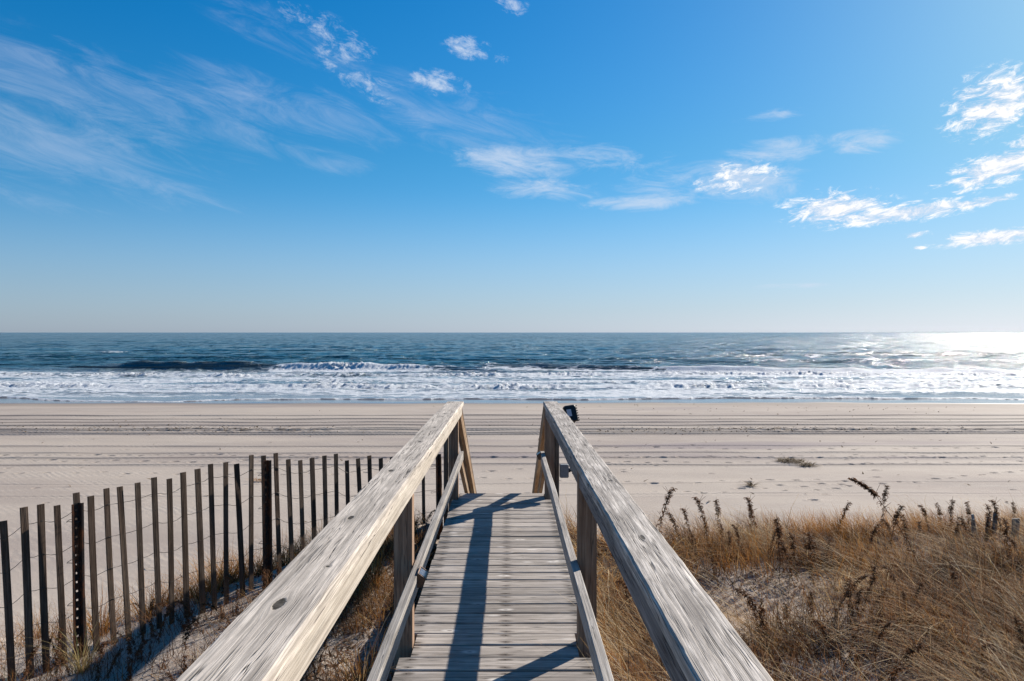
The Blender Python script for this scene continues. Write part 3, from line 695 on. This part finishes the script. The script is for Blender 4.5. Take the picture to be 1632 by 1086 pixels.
def step_light(loc, label, out):
    root = empty('step_light', loc, label, 'step light', 'solar step lights on the lower rails')
    # wedge-shaped casing with the solar cell on its sloping top
    L, D, H = .12, .040, .066; s = out
    P = [(0, -L / 2, 0), (0, L / 2, 0), (0, L / 2, -H), (0, -L / 2, -H), (s * D, -L / 2, -.028), (s * D, L / 2, -.028), (s * D * .55, L / 2, -H), (s * D * .55, -L / 2, -H)]
    F = [(0, 1, 2, 3), (0, 4, 5, 1), (4, 7, 6, 5), (0, 3, 7, 4), (1, 5, 6, 2), (3, 2, 6, 7)]
    mb = MB(); mb.poly([Vector(p) for p in P], F); mb.build('casing', BRONZE, root)
    up = Vector((s * .028, 0, D)).normalized()
    def on(u, y): return Vector((s * D * u, y, -.028 * u)) + up * .002
    mb = MB()
    for a, b2 in (((.05, -L / 2 + .005), (.95, -L / 2 + .005)), ((.05, L / 2 - .005), (.95, L / 2 - .005)), ((.06, -L / 2 + .01), (.06, L / 2 - .01)), ((.94, -L / 2 + .01), (.94, L / 2 - .01))):
        mb.beam(on(*a), on(*b2), .007, .004, up=up, cham=.001)
    mb.build('frame', BRONZE, root)
    q = [on(.16, -L / 2 + .018), on(.84, -L / 2 + .018), on(.84, L / 2 - .018), on(.16, L / 2 - .018)]
    mb = MB(); mb.poly([p - up * .001 for p in q] + [p + up * .001 for p in q], [(4, 5, 6, 7), (0, 1, 5, 4), (1, 2, 6, 5), (2, 3, 7, 6), (3, 0, 4, 7)]); mb.build('solar_panel', PANEL, root)
step_light((-.4345, 3.70, .425), 'bronze solar step light on the left lower rail beside the middle post', 1)
step_light((.3125, 7.36, .425), 'bronze solar step light at the far end of the right lower rail', -1)

# ------------------------------------------------------------------ slat fence
def fence_path():
    K = [(-4.9, 2.3), (-2.87, 4.39), (-1.84, 5.74), (-1.03, 6.62), (-.66, 7.25)]
    return [Vector((a, b, 0)) for a, b in K]
def build_fence():
    root = empty('slat_fence', (-1.84, 5.74, gz(-1.84, 5.74)), 'dark weathered slat and wire sand fence leaning left across the dune', 'fence')
    inv = Matrix.Translation(-Vector(root.location))
    # bearings of the slats seen in the place, each set where its sight line meets the fence line
    pxs = [-78, -50, -21, 11, 42, 69, 96, 127, 149, 175, 197, 223, 249, 271, 294, 318, 338, 360, 381, 400, 421, 442, 462, 480, 499, 518, 536, 554, 573, 590, 608, 625, 641, 656, 675, 703, 716]
    K = fence_path()
    def hit(px):
        t = (px - 810) / 1220
        for a, b in zip(K[:-1], K[1:]):
            # (a.x + s*(b.x-a.x)) = t*(a.y + s*(b.y-a.y))
            den = (b.x - a.x) - t * (b.y - a.y)
            s = (t * a.y - a.x) / den
            if -.001 <= s <= 1.001: return a + (b - a) * s, (b - a).normalized()
        return None, None
    def topz(y, px):
        v = 298 - 99 * min(1, max(0, (px - 11) / 400)) ** .8
        return EYE - v * y / 1220
    tops = []
    for i, px in enumerate(pxs):
        p, d = hit(px)
        if p is None: p = Vector((-.655, 7.30 + .1 * (i - 34), 0)); d = Vector((.2, 1, 0)).normalized()
        lean = .050 - .030 * min(1, max(0, (px - 60) / 360)) + random.gauss(0, .010)
        zt = topz(p.y, px) + random.gauss(0, .017)
        if px > 640: zt = min(zt, 1.577 - 199 * p.y / 1220)
        zb = gz(p.x, p.y) - .3
        h = zt - zb
        # slats lean with their tops toward the left
        top = Vector((p.x - lean * .35 * h, p.y, zt)); bot = Vector((p.x + lean * .65 * h, p.y, zb))
        nrm = Vector((d.y, -d.x, 0))
        mb = MB()
        yaw = random.gauss(0, .035); nr = Matrix.Rotation(yaw, 3, 'Z') @ nrm
        mb.beam(inv @ bot, inv @ top, .039 * random.uniform(.92, 1.08), .010, up=nr, seg=8, cham=.0015, jit=.0025)
        mb.build('picket', PICKET, root)
        tops.append((top, bot, nr))
    # four strands of twisted wire threaded through the slats
    for k, dz in enumerate((.10, .30, .50, .70)):
        pts = []
        for i, (top, bot, nr) in enumerate(tops):
            ax = (top - bot).normalized()
            q = top - ax * (dz + .006 * math.sin(i * .7 + k))
            pts.append(inv @ (q + nr * (.006 if i % 2 else -.006)))
            if i + 1 < len(tops):
                q2 = tops[i + 1][0] - (tops[i + 1][0] - tops[i + 1][1]).normalized() * dz
                pts.append(inv @ ((q + q2) / 2 + Vector((0, 0, -.002 - random.random() * .004))))
        mb = MB(); mb.tube(pts, .0017, 5); mb.build('wire', WIREM, root)
    # steel U-channel posts with a row of holes
    for px, dz in ((120, -.03), (421.5, -.02), (693, .03)):
        p, d = hit(px)
        if p is None: p = Vector((-.66, 7.25, 0)); d = Vector((.2, 1, 0)).normalized()
        zt = topz(p.y, px) + dz; zb = gz(p.x, p.y) - .4
        n = Vector((d.y, -d.x, 0)); p = p + n * .03
        mb = MB()
        lean = .012
        def pt(u, o, z): return inv @ Vector((p.x + d.x * u + n.x * o - lean * (z - zb) * .6, p.y + d.y * u + n.y * o, z))
        w = .028; hole = .006; pitch = .055
        nz = int((zt - zb) / pitch)
        for sgn in (-1, 1):
            for u0, u1, o0, o1 in ((hole, w * .55, 0, 0), (w * .55, w * .8, 0, .024), (w * .8, w * 1.25, .024, .024)):
                A = [pt(sgn * u0, o0, zb), pt(sgn * u1, o1, zb), pt(sgn * u1, o1, zt), pt(sgn * u0, o0, zt)]
                th = n * .003; B = [a + th for a in A]
                mb.poly(A + B, [(0, 1, 2, 3), (7, 6, 5, 4), (0, 4, 5, 1), (1, 5, 6, 2), (2, 6, 7, 3), (3, 7, 4, 0)])
        for k in range(nz + 1):
            z0 = zb + k * pitch; z1 = min(zt, z0 + pitch - .013)
            A = [pt(-hole, 0, z0), pt(hole, 0, z0), pt(hole, 0, z1), pt(-hole, 0, z1)]; B = [a + n * .003 for a in A]
            mb.poly(A + B, [(0, 1, 2, 3), (7, 6, 5, 4), (0, 4, 5, 1), (1, 5, 6, 2), (2, 6, 7, 3), (3, 7, 4, 0)])
        mb.build('post', RUSTM, root)
        for zz in (zt - .11, zt - .36, zt - .62):
            mb = MB(); mb.tube([pt(.045 * math.cos(a), -.018 + .04 * math.sin(a), zz + .004 * math.sin(a * 3)) for a in np.linspace(0, 6.2, 12)], .0018, 5)
            mb.build('wire_tie', WIREM, root)
build_fence()

# ------------------------------------------------------------------ plants
def leafy(name, stops, trans=.3, rough=.8):
    m = bpy.data.materials.new(name); m.use_nodes = True
    N = NT(m.node_tree); b = N.n['Principled BSDF']; out = N.n['Material Output']
    t = N.attr('tint')
    c = N.ramp(t, stops)
    N.put(b, 'Base Color', c); N.put(b, 'Roughness', rough); N.put(b, 'Specular IOR Level', .25)
    tr = N.add('ShaderNodeBsdfTranslucent'); N.put(tr, 0, c)
    mx = N.add('ShaderNodeMixShader'); N.put(mx, 0, trans); N.l.new(b.outputs[0], mx.inputs[1]); N.l.new(tr.outputs[0], mx.inputs[2]); N.l.new(mx.outputs[0], out.inputs[0])
    return m
STRAW = leafy('dry_grass', [(0, (.040, .018, .009)), (.22, (.15, .058, .016)), (.42, (.36, .150, .026)), (.62, (.41, .215, .062)), (.82, (.50, .345, .155)), (1, (.62, .49, .30))], .38)
GREENISH = leafy('tuft_grass', [(0, (.16, .12, .04)), (.4, (.30, .22, .085)), (.7, (.40, .31, .14)), (1, (.14, .15, .06))], .35)
WEED = leafy('dead_weed', [(0, (.034, .017, .009)), (.35, (.100, .044, .018)), (.7, (.25, .125, .058)), (1, (.42, .30, .18))], .38)

def blades(root, h, azim, lean, curl, width, tint, S=4, r=None):
    """ribbons growing from root (n,3); each bends over toward azim"""
    n = len(root); r = r or rng
    t = np.linspace(0, 1, S + 1)
    dh = np.stack([np.cos(azim), np.sin(azim)], -1)
    horiz = (lean[:, None] * t + curl[:, None] * t ** 2.2) * h[:, None]
    vert = h[:, None] * (t - .42 * np.clip(curl, 0, 1.6)[:, None] * t ** 2.4) * np.sqrt(np.clip(1 - .35 * lean ** 2, .2, 1))[:, None]
    side = azim + np.pi / 2 + r.normal(0, .7, n); sd_ = np.stack([np.cos(side), np.sin(side)], -1)
    wob = r.normal(0, .015, (n, S + 1)) * h[:, None] * t
    cx = root[:, None, 0] + dh[:, None, 0] * horiz + sd_[:, None, 0] * wob
    cy = root[:, None, 1] + dh[:, None, 1] * horiz + sd_[:, None, 1] * wob
    cz = root[:, None, 2] + vert
    w = width[:, None] * (1 - .85 * t ** 1.5) * .5
    a = np.stack([cx - sd_[:, None, 0] * w, cy - sd_[:, None, 1] * w, cz], -1); b = np.stack([cx + sd_[:, None, 0] * w, cy + sd_[:, None, 1] * w, cz], -1)
    V = np.stack([a, b], 2).reshape(-1, 3)
    base = (np.arange(n) * (2 * (S + 1)))[:, None] + (np.arange(S) * 2)[None, :]
    F = np.stack([base, base + 1, base + 3, base + 2], -1).reshape(-1, 4)
    T = np.clip(tint[:, None] + (t[None, :] - .5) * .18, 0, 1); T = np.repeat(T[:, :, None], 2, 2).reshape(-1)
    return V, F, T
def join(parts):
    V = []; F = []; T = []; n = 0
    for v, f, t in parts: V.append(v); F.append(f + n); T.append(t); n += len(v)
    return np.concatenate(V), np.concatenate(F), np.concatenate(T)

def on_ground(x, y): return np.stack([x, y, ground0(x, y) - .01], -1)

def build_grass():
    parts = []
    # clump centres right of the walk
    def region(n, x0, x1, y0, y1, dens, seed):
        r = np.random.default_rng(seed)
        x = r.uniform(x0, x1, n); y = r.uniform(y0, y1, n)
        k = r.random(n) < dens(x, y)
        return x[k], y[k], r
    bare = lambda x, y: 1 - 1.0 * np.exp(-(((x - 2.0) / .70) ** 2 + ((y - 5.6) / .62) ** 2) ** 2) - .6 * np.exp(-((x - 1.3) / .2) ** 2 - ((y - 6.0) / .3) ** 2) - .6 * np.exp(-((x - 2.75) / .25) ** 2 - ((y - 5.6) / .2) ** 2)
    # upright golden grass along the crest
    def d1(x, y):
        c = sstep(-.25, .35, fbm(x * 1.3, y * 1.3, 3, 101)); return c * sstep(6.0, 6.6, y + .25 * pnoise(x, y, 3)) * sstep(9.0, 7.8, y) * sstep(.75, 1.2, x) * (.35 + .65 * sstep(1.6, 2.8, x))
    x, y, r = region(80000, .7, 9, 5.6, 9.0, d1, 1); n = len(x)
    parts.append(blades(on_ground(x, y), r.uniform(.13, .34, n), r.normal(2.6, 1.0, n), r.uniform(.05, .5, n), np.abs(r.normal(.2, .3, n)), r.uniform(.0022, .0045, n), np.clip(r.normal(.37, .14, n) + .4 * pnoise(x * 1.5, y * 1.5, 141), 0, 1), 3, r))
    # bent, matted straw in front of it
    def d2(x, y):
        c = np.maximum(sstep(-.5, .3, fbm(x * 1.4, y * 1.4, 3, 105)), .75 * sstep(1.3, 1.0, x)); return np.clip(c * bare(x, y), 0, 1) * sstep(.42, .58, x) * sstep(8.0, 6.8, y)
    x, y, r = region(95000, .42, 8.5, 1.8, 8, d2, 2); n = len(x)
    az = 2.9 + 1.5 * pnoise(x * .9, y * .9, 111) * 2 + r.normal(0, .7, n)
    parts.append(blades(on_ground(x, y), r.uniform(.18, .46, n), az, r.uniform(.35, 1.05, n), np.abs(r.normal(.75, .4, n)), r.uniform(.0026, .0056, n), np.clip(r.normal(.37, .24, n) + .95 * fbm(x * 1.8, y * 1.8, 2, 140), 0, 1), 4, r))
    # long bright straws lying over the rest
    x, y, r = region(9000, .5, 8.5, 1.8, 7.5, lambda x, y: d2(x, y) * .8, 9); n = len(x)
    parts.append(blades(on_ground(x, y), r.uniform(.3, .6, n), 2.9 + 2.0 * pnoise(x * .9, y * .9, 111) + r.normal(0, .8, n), r.uniform(.3, 1.0, n), np.abs(r.normal(.8, .4, n)), r.uniform(.004, .0065, n), np.clip(r.normal(.82, .14, n), 0, 1), 6, r))
    # short broken stubble
    x, y, r = region(30000, .5, 8.5, 1.8, 8, lambda x, y: np.clip(.25 + .75 * bare(x, y), 0, 1) * sstep(-.4, .3, fbm(x * 1.7, y * 1.7, 2, 107)), 3); n = len(x)
    parts.append(blades(on_ground(x, y), r.uniform(.04, .16, n), r.uniform(0, 6.28, n), r.uniform(.2, 1.8, n), r.uniform(0, .6, n), r.uniform(.0018, .004, n), np.clip(r.normal(.3, .25, n), 0, 1), 3, r))
    # thin growth on the left, thicker against the walk and behind the fence
    def d3(x, y):
        near = np.exp(-((x + .95) / .5) ** 2) * sstep(7.6, 6.5, y)
        fl = np.exp(-((y - (6.55 + .95 * (x + 1.1)) - .45) / .55) ** 2) * sstep(-3.8, -2.4, x)
        return np.clip(.75 * near + 1.1 * fl * sstep(-.2, .3, fbm(x * 2, y * 2, 2, 108)), 0, 1) * sstep(-.45, .3, fbm(x * 1.6, y * 1.6, 3, 109)) * (x < -.56)
    x, y, r = region(60000, -4.5, -.55, 2.0, 7.8, d3, 4); n = len(x)
    parts.append(blades(on_ground(x, y), r.uniform(.10, .34, n), r.normal(2.8, 1.3, n), r.uniform(.1, 1.0, n), np.abs(r.normal(.5, .4, n)), r.uniform(.0016, .0032, n), np.clip(r.normal(.45, .24, n), 0, 1), 4, r))
    x, y, r = region(5000, -5, -.55, 1.8, 7.5, lambda x, y: sstep(.0, .5, fbm(x * 1.5, y * 1.5, 3, 112)) * sstep(6.6, 5.0, y + .9 * (-1.1 - x) * 0), 5); n = len(x)
    parts.append(blades(on_ground(x, y), r.uniform(.05, .2, n), r.uniform(0, 6.28, n), r.uniform(.3, 1.8, n), r.uniform(0, .6, n), r.uniform(.0016, .0034, n), np.clip(r.normal(.3, .25, n), 0, 1), 3, r))
    V, F, T = join(parts)
    me = raw_mesh('beach_grass', V, [F], {'tint': T}, STRAW, smooth=False)
    tag(link('beach_grass', me), kind='stuff')

def build_litter():
    """dead leaves and broken stems lying on the sand, plus twiggy brush"""
    r = np.random.default_rng(12); parts = []
    x = r.uniform(-3.6, 8, 60000); y = r.uniform(1.8, 7.6, 60000)
    d = np.where(x < 0, 1.3 * np.exp(-((x + 1.3 - .1 * (y - 3)) / .85) ** 2) * sstep(7.0, 5.8, y) * sstep(-.35, .25, fbm(x * 1.4, y * 1.4, 3, 121)), .6 * sstep(-.1, .45, fbm(x * 1.2, y * 1.2, 3, 122)))
    k = (r.random(60000) < d * .8) & (np.abs(x) > .5); x = x[k]; y = y[k]; n = len(x)
    parts.append(blades(on_ground(x, y) + [0, 0, .012], r.uniform(.02, .055, n), r.uniform(0, 6.28, n), r.uniform(.6, 2, n), r.uniform(0, 1, n), r.uniform(.006, .016, n), np.clip(r.normal(.4, .25, n), 0, 1), 2, r))
    # brush: many thin stiff dark twigs
    x = r.uniform(.6, 8, 60000); y = r.uniform(1.8, 7.4, 60000)
    d = .9 * sstep(-.2, .4, fbm(x * 1.1, y * 1.1, 3, 131)) + .8 * sstep(2.2, 3.8, x) * sstep(6.2, 5.0, y)
    d = d * (1 - .9 * np.exp(-((x - 2.0) / .6) ** 2 - ((y - 5.75) / .45) ** 2)); k = r.random(len(x)) < d * .42; x = x[k]; y = y[k]; n = len(x)
    parts.append(blades(on_ground(x, y), r.uniform(.12, .36, n), r.uniform(0, 6.28, n), r.uniform(.1, .9, n), r.normal(.1, .3, n), r.uniform(.0022, .0048, n), np.clip(r.normal(.42, .25, n), 0, 1), 4, r))
    # shrubby tangles, low and right
    x = r.uniform(1.2, 6.5, 16000); y = r.uniform(2.6, 6.4, 16000)
    k = r.random(len(x)) < .85 * sstep(-.1, .4, fbm(x * 1.3 + 4, y * 1.3, 3, 151) + .35 * sstep(2.2, 4.0, x)) * (1 - .9 * np.exp(-((x - 2.0) / .6) ** 2 - ((y - 5.75) / .45) ** 2)); x = x[k]; y = y[k]; n = len(x)
    parts.append(blades(on_ground(x, y), r.uniform(.18, .42, n), r.uniform(0, 6.28, n), r.uniform(.1, .8, n), r.normal(.15, .35, n), r.uniform(.0035, .0065, n), np.clip(r.normal(.42, .22, n), 0, 1), 5, r))
    x = r.uniform(-3.4, -.56, 60000); y = r.uniform(1.8, 7.4, 60000)
    k = r.random(len(x)) < .8 * sstep(-.3, .25, fbm(x * 1.5, y * 1.5, 3, 133)) * (.25 + .75 * sstep(-2.4, -1.2, x)); x = x[k]; y = y[k]; n = len(x)
    parts.append(blades(on_ground(x, y), r.uniform(.08, .24, n), r.uniform(0, 6.28, n), r.uniform(.1, 1.1, n), r.normal(.1, .3, n), r.uniform(.002, .0042, n), np.clip(r.normal(.35, .22, n), 0, 1), 4, r))
    V, F, T = join(parts)
    me = raw_mesh('dry_brush', V, [F], {'tint': T}, WEED, smooth=False)
    tag(link('dry_brush', me), kind='stuff')
build_grass()
build_litter()

# dead flower stalks: stem, withered leaves, seed head
def stalk_proto(height, bend, nod, leafn, seedn, seed):
    r = random.Random(seed); pts = []
    n = 16
    for i in range(n + 1):
        t = i / n
        x = bend * t ** 1.4 * height + nod * max(0, t - .78) ** 1.5 * 6 * height
        z = height * (t - .12 * bend * t * t) - nod * max(0, t - .86) ** 1.5 * 7 * height
        pts.append(Vector((x + r.gauss(0, .004), r.gauss(0, .004), z)))
    mb = MB(); mb.tube(pts, [.0034 * (1 - .65 * i / n) for i in range(n + 1)], 5)
    for _ in range(5):
        i = r.randint(4, n - 2); d = Vector((r.uniform(-1, 1), r.uniform(-1, 1), .9)).normalized() * r.uniform(.04, .09) * (height / .5)
        mb.tube([pts[i], pts[i] + d * .5 + Vector((0, 0, .004)), pts[i] + d], [.0018, .0014, .0009], 4)
    V = np.concatenate(mb.v); stem = raw_mesh('stem', V, [np.array(f) for f in mb.f.values()], {'tint': np.full(len(V), .3)}, WEED, True)
    def strips(count, lo, hi, length, width, droop, tint0):
        VV = []; FF = []; TT = []
        for _ in range(count):
            t = r.uniform(lo, hi); i = min(n - 1, int(t * n)); p = pts[i].lerp(pts[i + 1], t * n - i)
            a = r.uniform(0, 6.28); d = Vector((math.cos(a), math.sin(a), 0)); L = length * r.uniform(.5, 1.2); w = width * r.uniform(.6, 1.3)
            s = Vector((-d.y, d.x, r.uniform(-.6, .6))).normalized(); k = len(VV); tw = r.uniform(-1.5, 1.5)
            c = p.copy(); ang = r.uniform(.1, .9)
            m = 4
            for j in range(m + 1):
                q = j / m
                ww = w * math.sin(math.pi * (.12 + .8 * q)) * .5
                sv = Matrix.Rotation(tw * q, 3, d) @ s
                VV += [c - sv * ww, c + sv * ww]; TT += [min(1, max(0, tint0 + r.gauss(0, .12)))] * 2
                c = c + (d * math.cos(ang) + Vector((0, 0, math.sin(ang)))) * (L / m); ang -= droop * r.uniform(.6, 1.3)
            for j in range(m): FF.append((k + 2 * j, k + 2 * j + 1, k + 2 * j + 3, k + 2 * j + 2))
        return raw_mesh('leaves', [tuple(v) for v in VV], [np.array(FF)], {'tint': TT}, WEED, False)
    leaves = strips(leafn, .12, .84, .05 * (height / .5) ** .5, .0085, .8, .38)
    head = strips(seedn, .68 if height < .8 else .80, 1.0, .034, .0075 if height < .8 else .011, .35, .42)
    head.name = 'seed_head'
    return stem, leaves, head
PROTO = [stalk_proto(.50, .20, .09, 80, 150, 1), stalk_proto(.46, .05, .05, 100, 130, 2), stalk_proto(.56, .30, .13, 70, 190, 3), stalk_proto(.40, .15, .03, 90, 110, 4),
         stalk_proto(.42, .45, .16, 80, 110, 5), stalk_proto(.34, .3, .06, 90, 70, 6), stalk_proto(.88, .55, .10, 60, 330, 7)]
def stalk(x, y, k, rz, s, label, group=None, tilt=0.0):
    r_ = empty('dead_stalk', (x, y, gz(x, y) - .02), label, 'dead weed', group, rz)
    r_.scale = (s, s, s); r_.rotation_euler = (0, tilt, rz)
    for nm, me in zip(('stem', 'leaves', 'seed_head'), PROTO[k]): link(nm, me, r_)
    return r_
def place(px, Y): return (px - 810) / 1220 * Y, Y
x, y = place(1478, 6.1); stalk(x, y, 6, R(172), 1.06, 'tallest dead brown stalk with a heavy nodding plume, leaning left over the dune grass')
x, y = place(1046, 7.0); stalk(x, y, 0, R(10), 1.2, 'lone curled dead stalk just beyond the right handrail against the pale sand', None, .05)
x, y = place(1232, 4.9); stalk(x, y, 4, R(195), 1.15, 'dark withered stalk drooping in front of the bare sand patch in the grass')
x, y = place(1330, 5.2); stalk(x, y, 4, R(-10), 1.0, 'thin brown stalk arching right beside the bare sand patch')
rr = random.Random(5)
CREST = 'one of the brown seed-headed dead stalks standing along the crest of the grassy right dune'
for px in [1085, 1098, 1112, 1124, 1136, 1150, 1158, 1170, 1186, 1200, 1213, 1226, 1240, 1252, 1262, 1276, 1288, 1302, 1312, 1322, 1336, 1350, 1386, 1402, 1420, 1436, 1452, 1468, 1490, 1505, 1520, 1532, 1546, 1558, 1574, 1588, 1600, 1612, 1626, 1640, 1655]:
    Y = rr.uniform(6.0, 7.6); x, y = place(px + rr.uniform(-6, 6), Y)
    stalk(x, y, rr.choice([0, 1, 1, 2, 3, 3, 5]), rr.choice([R(180), R(170), R(200), R(20), R(150)]) + rr.gauss(0, .5), rr.uniform(.65, 1.12), CREST, 'seed-headed stalks along the right dune crest')
FORE = 'one of the short withered stalks scattered in the matted straw low on the right dune'
for _ in range(95):
    Y = rr.uniform(3.4, 5.6); px = rr.uniform(1000 + (5.4 - Y) * 60, 1680); x, y = place(px, Y)
    if math.hypot((x - 2.0) / .6, (y - 5.75) / .5) < 1: continue
    stalk(x, y, rr.choice([1, 3, 4, 4, 5, 5]), rr.uniform(0, 6.28), rr.uniform(.5, 1.0), FORE, 'withered stalks in the matted straw', rr.gauss(0, .25))
LEFT = 'one of the small dark dead stalks growing on the sand around the slat fence'
for _ in range(95):
    t = rr.random(); x = -3.0 + 2.2 * t + rr.gauss(0, .15); y = 3.4 + 2.9 * t + rr.gauss(0, .6)
    if abs(x) < .66 or y > 7: continue
    stalk(x, y, rr.choice([3, 4, 5, 5]), rr.uniform(0, 6.28), rr.uniform(.4, .8), LEFT, 'dead stalks around the slat fence', rr.gauss(0, .3))

def tuft_mesh(n, h, spread, mat, seed, tint=.5, wide=.004):
    r = np.random.default_rng(seed)
    a = r.uniform(0, 6.28, n); q = np.abs(r.normal(0, spread * .35, n))
    root = np.stack([np.cos(a) * q, np.sin(a) * q, np.zeros(n) - .02], -1)
    az = a + r.normal(0, .6, n)
    V, F, T = blades(root, r.uniform(.55, 1.1, n) * h, az, np.abs(r.normal(.25, .22, n)), np.abs(r.normal(.5, .45, n)), r.uniform(.6, 1.2, n) * wide, np.clip(r.normal(tint, .2, n), 0, 1), 6, r)
    return raw_mesh('grass_tuft', V, [F], {'tint': T}, mat, False)
TUFT = [tuft_mesh(70, .42, .10, GREENISH, 1, .62, .0055), tuft_mesh(90, .30, .12, STRAW, 2, .42, .004), tuft_mesh(110, .36, .16, STRAW, 3, .62, .0036)]
def tuft(x, y, k, s, label, group=None):
    o = link('grass_tuft', TUFT[k], None, (x, y, gz(x, y))); o.scale = (s, s, s); o.rotation_euler = (0, 0, rr.uniform(0, 6.28))
    return tag(o, label, 'grass tuft', group)
x, y = place(128, 4.35); tuft(x, y, 0, .8, 'greenish yellow grass tuft at the foot of the leftmost steel fence post')
x, y = place(20, 3.85); tuft(x, y, 0, .65, 'long-bladed straw tuft at the foot of the fence in the lower left corner')
x, y = place(597, 5.3); tuft(x, y, 1, 1.25, 'bright golden grass tuft between the slat fence and the middle post of the left rail')
x, y = place(575, 3.75); tuft(x, y, 2, 1.0, 'grey straw tuft in the shade between the left handrail and lower rail')
x, y = place(505, 3.4); tuft(x, y, 2, .7, 'thin brown tuft in the shade under the left handrail')
for px, Y in ((345, 5.75), (362, 6.0), (388, 6.2), (415, 6.2), (432, 6.35), (455, 6.4), (480, 6.5), (520, 6.8), (540, 6.9), (318, 5.6), (55, 5.6), (235, 5.6), (262, 5.9), (330, 6.1), (352, 6.3), (372, 6.1), (405, 6.6), (440, 6.8), (468, 6.6), (505, 7.0), (160, 5.2), (300, 5.9)):
    x, y = place(px, Y); tuft(x, y, 1, rr.uniform(.75, 1.3), 'one of the golden grass tufts growing on the sand just behind the slat fence', 'golden tufts behind the fence')

# ------------------------------------------------------------------ broken fence stub in the right-hand grass
def build_stub():
    x, y = place(1580, 7.1)
    root = empty('broken_fence', (x, y, gz(x, y)), 'bundle of broken silvery fence slats poking out of the right dune grass', 'broken fence')
    for (dx, lean, h, w) in ((-.13, -.35, .40, .04), (-.09, -.5, .46, .03), (-.03, -.1, .44, .045), (.0, .08, .52, .03), (.03, .02, .46, .05), (.06, .3, .44, .035), (.2, .1, .40, .05), (.25, -.2, .42, .04)):
        mb = MB(); mb.beam((dx, rr.uniform(-.05, .05), -.15), (dx + lean * .16, rr.uniform(-.08, .08), h * .62), w * .8, .012, up=(0, -1, 0), seg=5, cham=.002, jit=.003); mb.build('picket', SILVER, root)
build_stub()

# ------------------------------------------------------------------ things washed up on the beach
def clump_mesh(name, rx, ry, rz_, n, seed, mat, tint):
    r = np.random.default_rng(seed)
    a = r.uniform(0, 6.28, n); q = np.sqrt(r.random(n))
    root = np.stack([np.cos(a) * q * rx, np.sin(a) * q * ry, r.random(n) * rz_ * (1 - q * .8)], -1)
    V, F, T = blades(root, r.uniform(.06, .22, n), r.uniform(0, 6.28, n), r.uniform(.6, 2.2, n), r.uniform(.2, 1.5, n), r.uniform(.01, .03, n), np.clip(r.normal(tint, .2, n), 0, 1), 4, r)
    return raw_mesh(name, V, [F], {'tint': T}, mat, False)
def beach_pt(px, py):
    Y = (EYE - BEACH) * 1220 / (py - 530); return (px - 810) / 1220 * Y, Y
WRACK = leafy('seaweed', [(0, (.055, .034, .014)), (.5, (.15, .095, .038)), (1, (.28, .19, .09))], .15)
for px, py, rx, ry, n, s, lab in ((1262, 736, .52, .42, 420, 1, 'larger dark mat of dried seaweed on the open sand right of the boardwalk'), (1288, 743, .26, .25, 180, 2, 'smaller dark seaweed scrap just right of the dried seaweed mat'),
                            (1198, 777, .12, .12, 90, 3, 'small round tuft of dried weed alone on the open sand nearest the right dune'), (414, 767, .22, .12, 60, 4, 'tan wisp of dry grass lying on the open sand left of the boardwalk')):
    x, y = beach_pt(px, py)
    o = link('seaweed_clump', clump_mesh('seaweed_clump', rx, ry, .12, n, s, WRACK if s < 4 else STRAW, .45), None, (x, y, gz(x, y))); tag(o, lab, 'seaweed')
def build_wrack():
    r = np.random.default_rng(31); xs_ = []; ys_ = []
    for (cx, w, yc, sy, n) in ((12.5, 2.6, 39.4, .4, 260), (16.5, 3, 38.9, .4, 110), (-22, 4.5, 39.6, .7, 280), (-15, 2, 39.5, .5, 160), (7, 3, 38.6, .6, 150), (-33, 4, 39.2, .8, 160), (30, 5, 39, .7, 160), (0, 30, 40, 4, 250), (6, 14, 24, 6, 110), (20, 12, 50, 2, 120)):
        xs_.append(r.normal(cx, w, n)); ys_.append(r.normal(yc, sy, n))
    x = np.concatenate(xs_); y = np.concatenate(ys_); n = len(x)
    V, F, T = blades(on_ground(x, y) + [0, 0, .02], r.uniform(.04, .12, n), r.uniform(0, 6.28, n), r.uniform(.8, 2, n), r.uniform(0, 1, n), r.uniform(.03, .09, n), np.clip(r.normal(.2, .2, n), 0, 1), 2, r)
    tag(link('beach_wrack', raw_mesh('beach_wrack', V, [F], {'tint': T}, WRACK, False)), kind='stuff')
build_wrack()
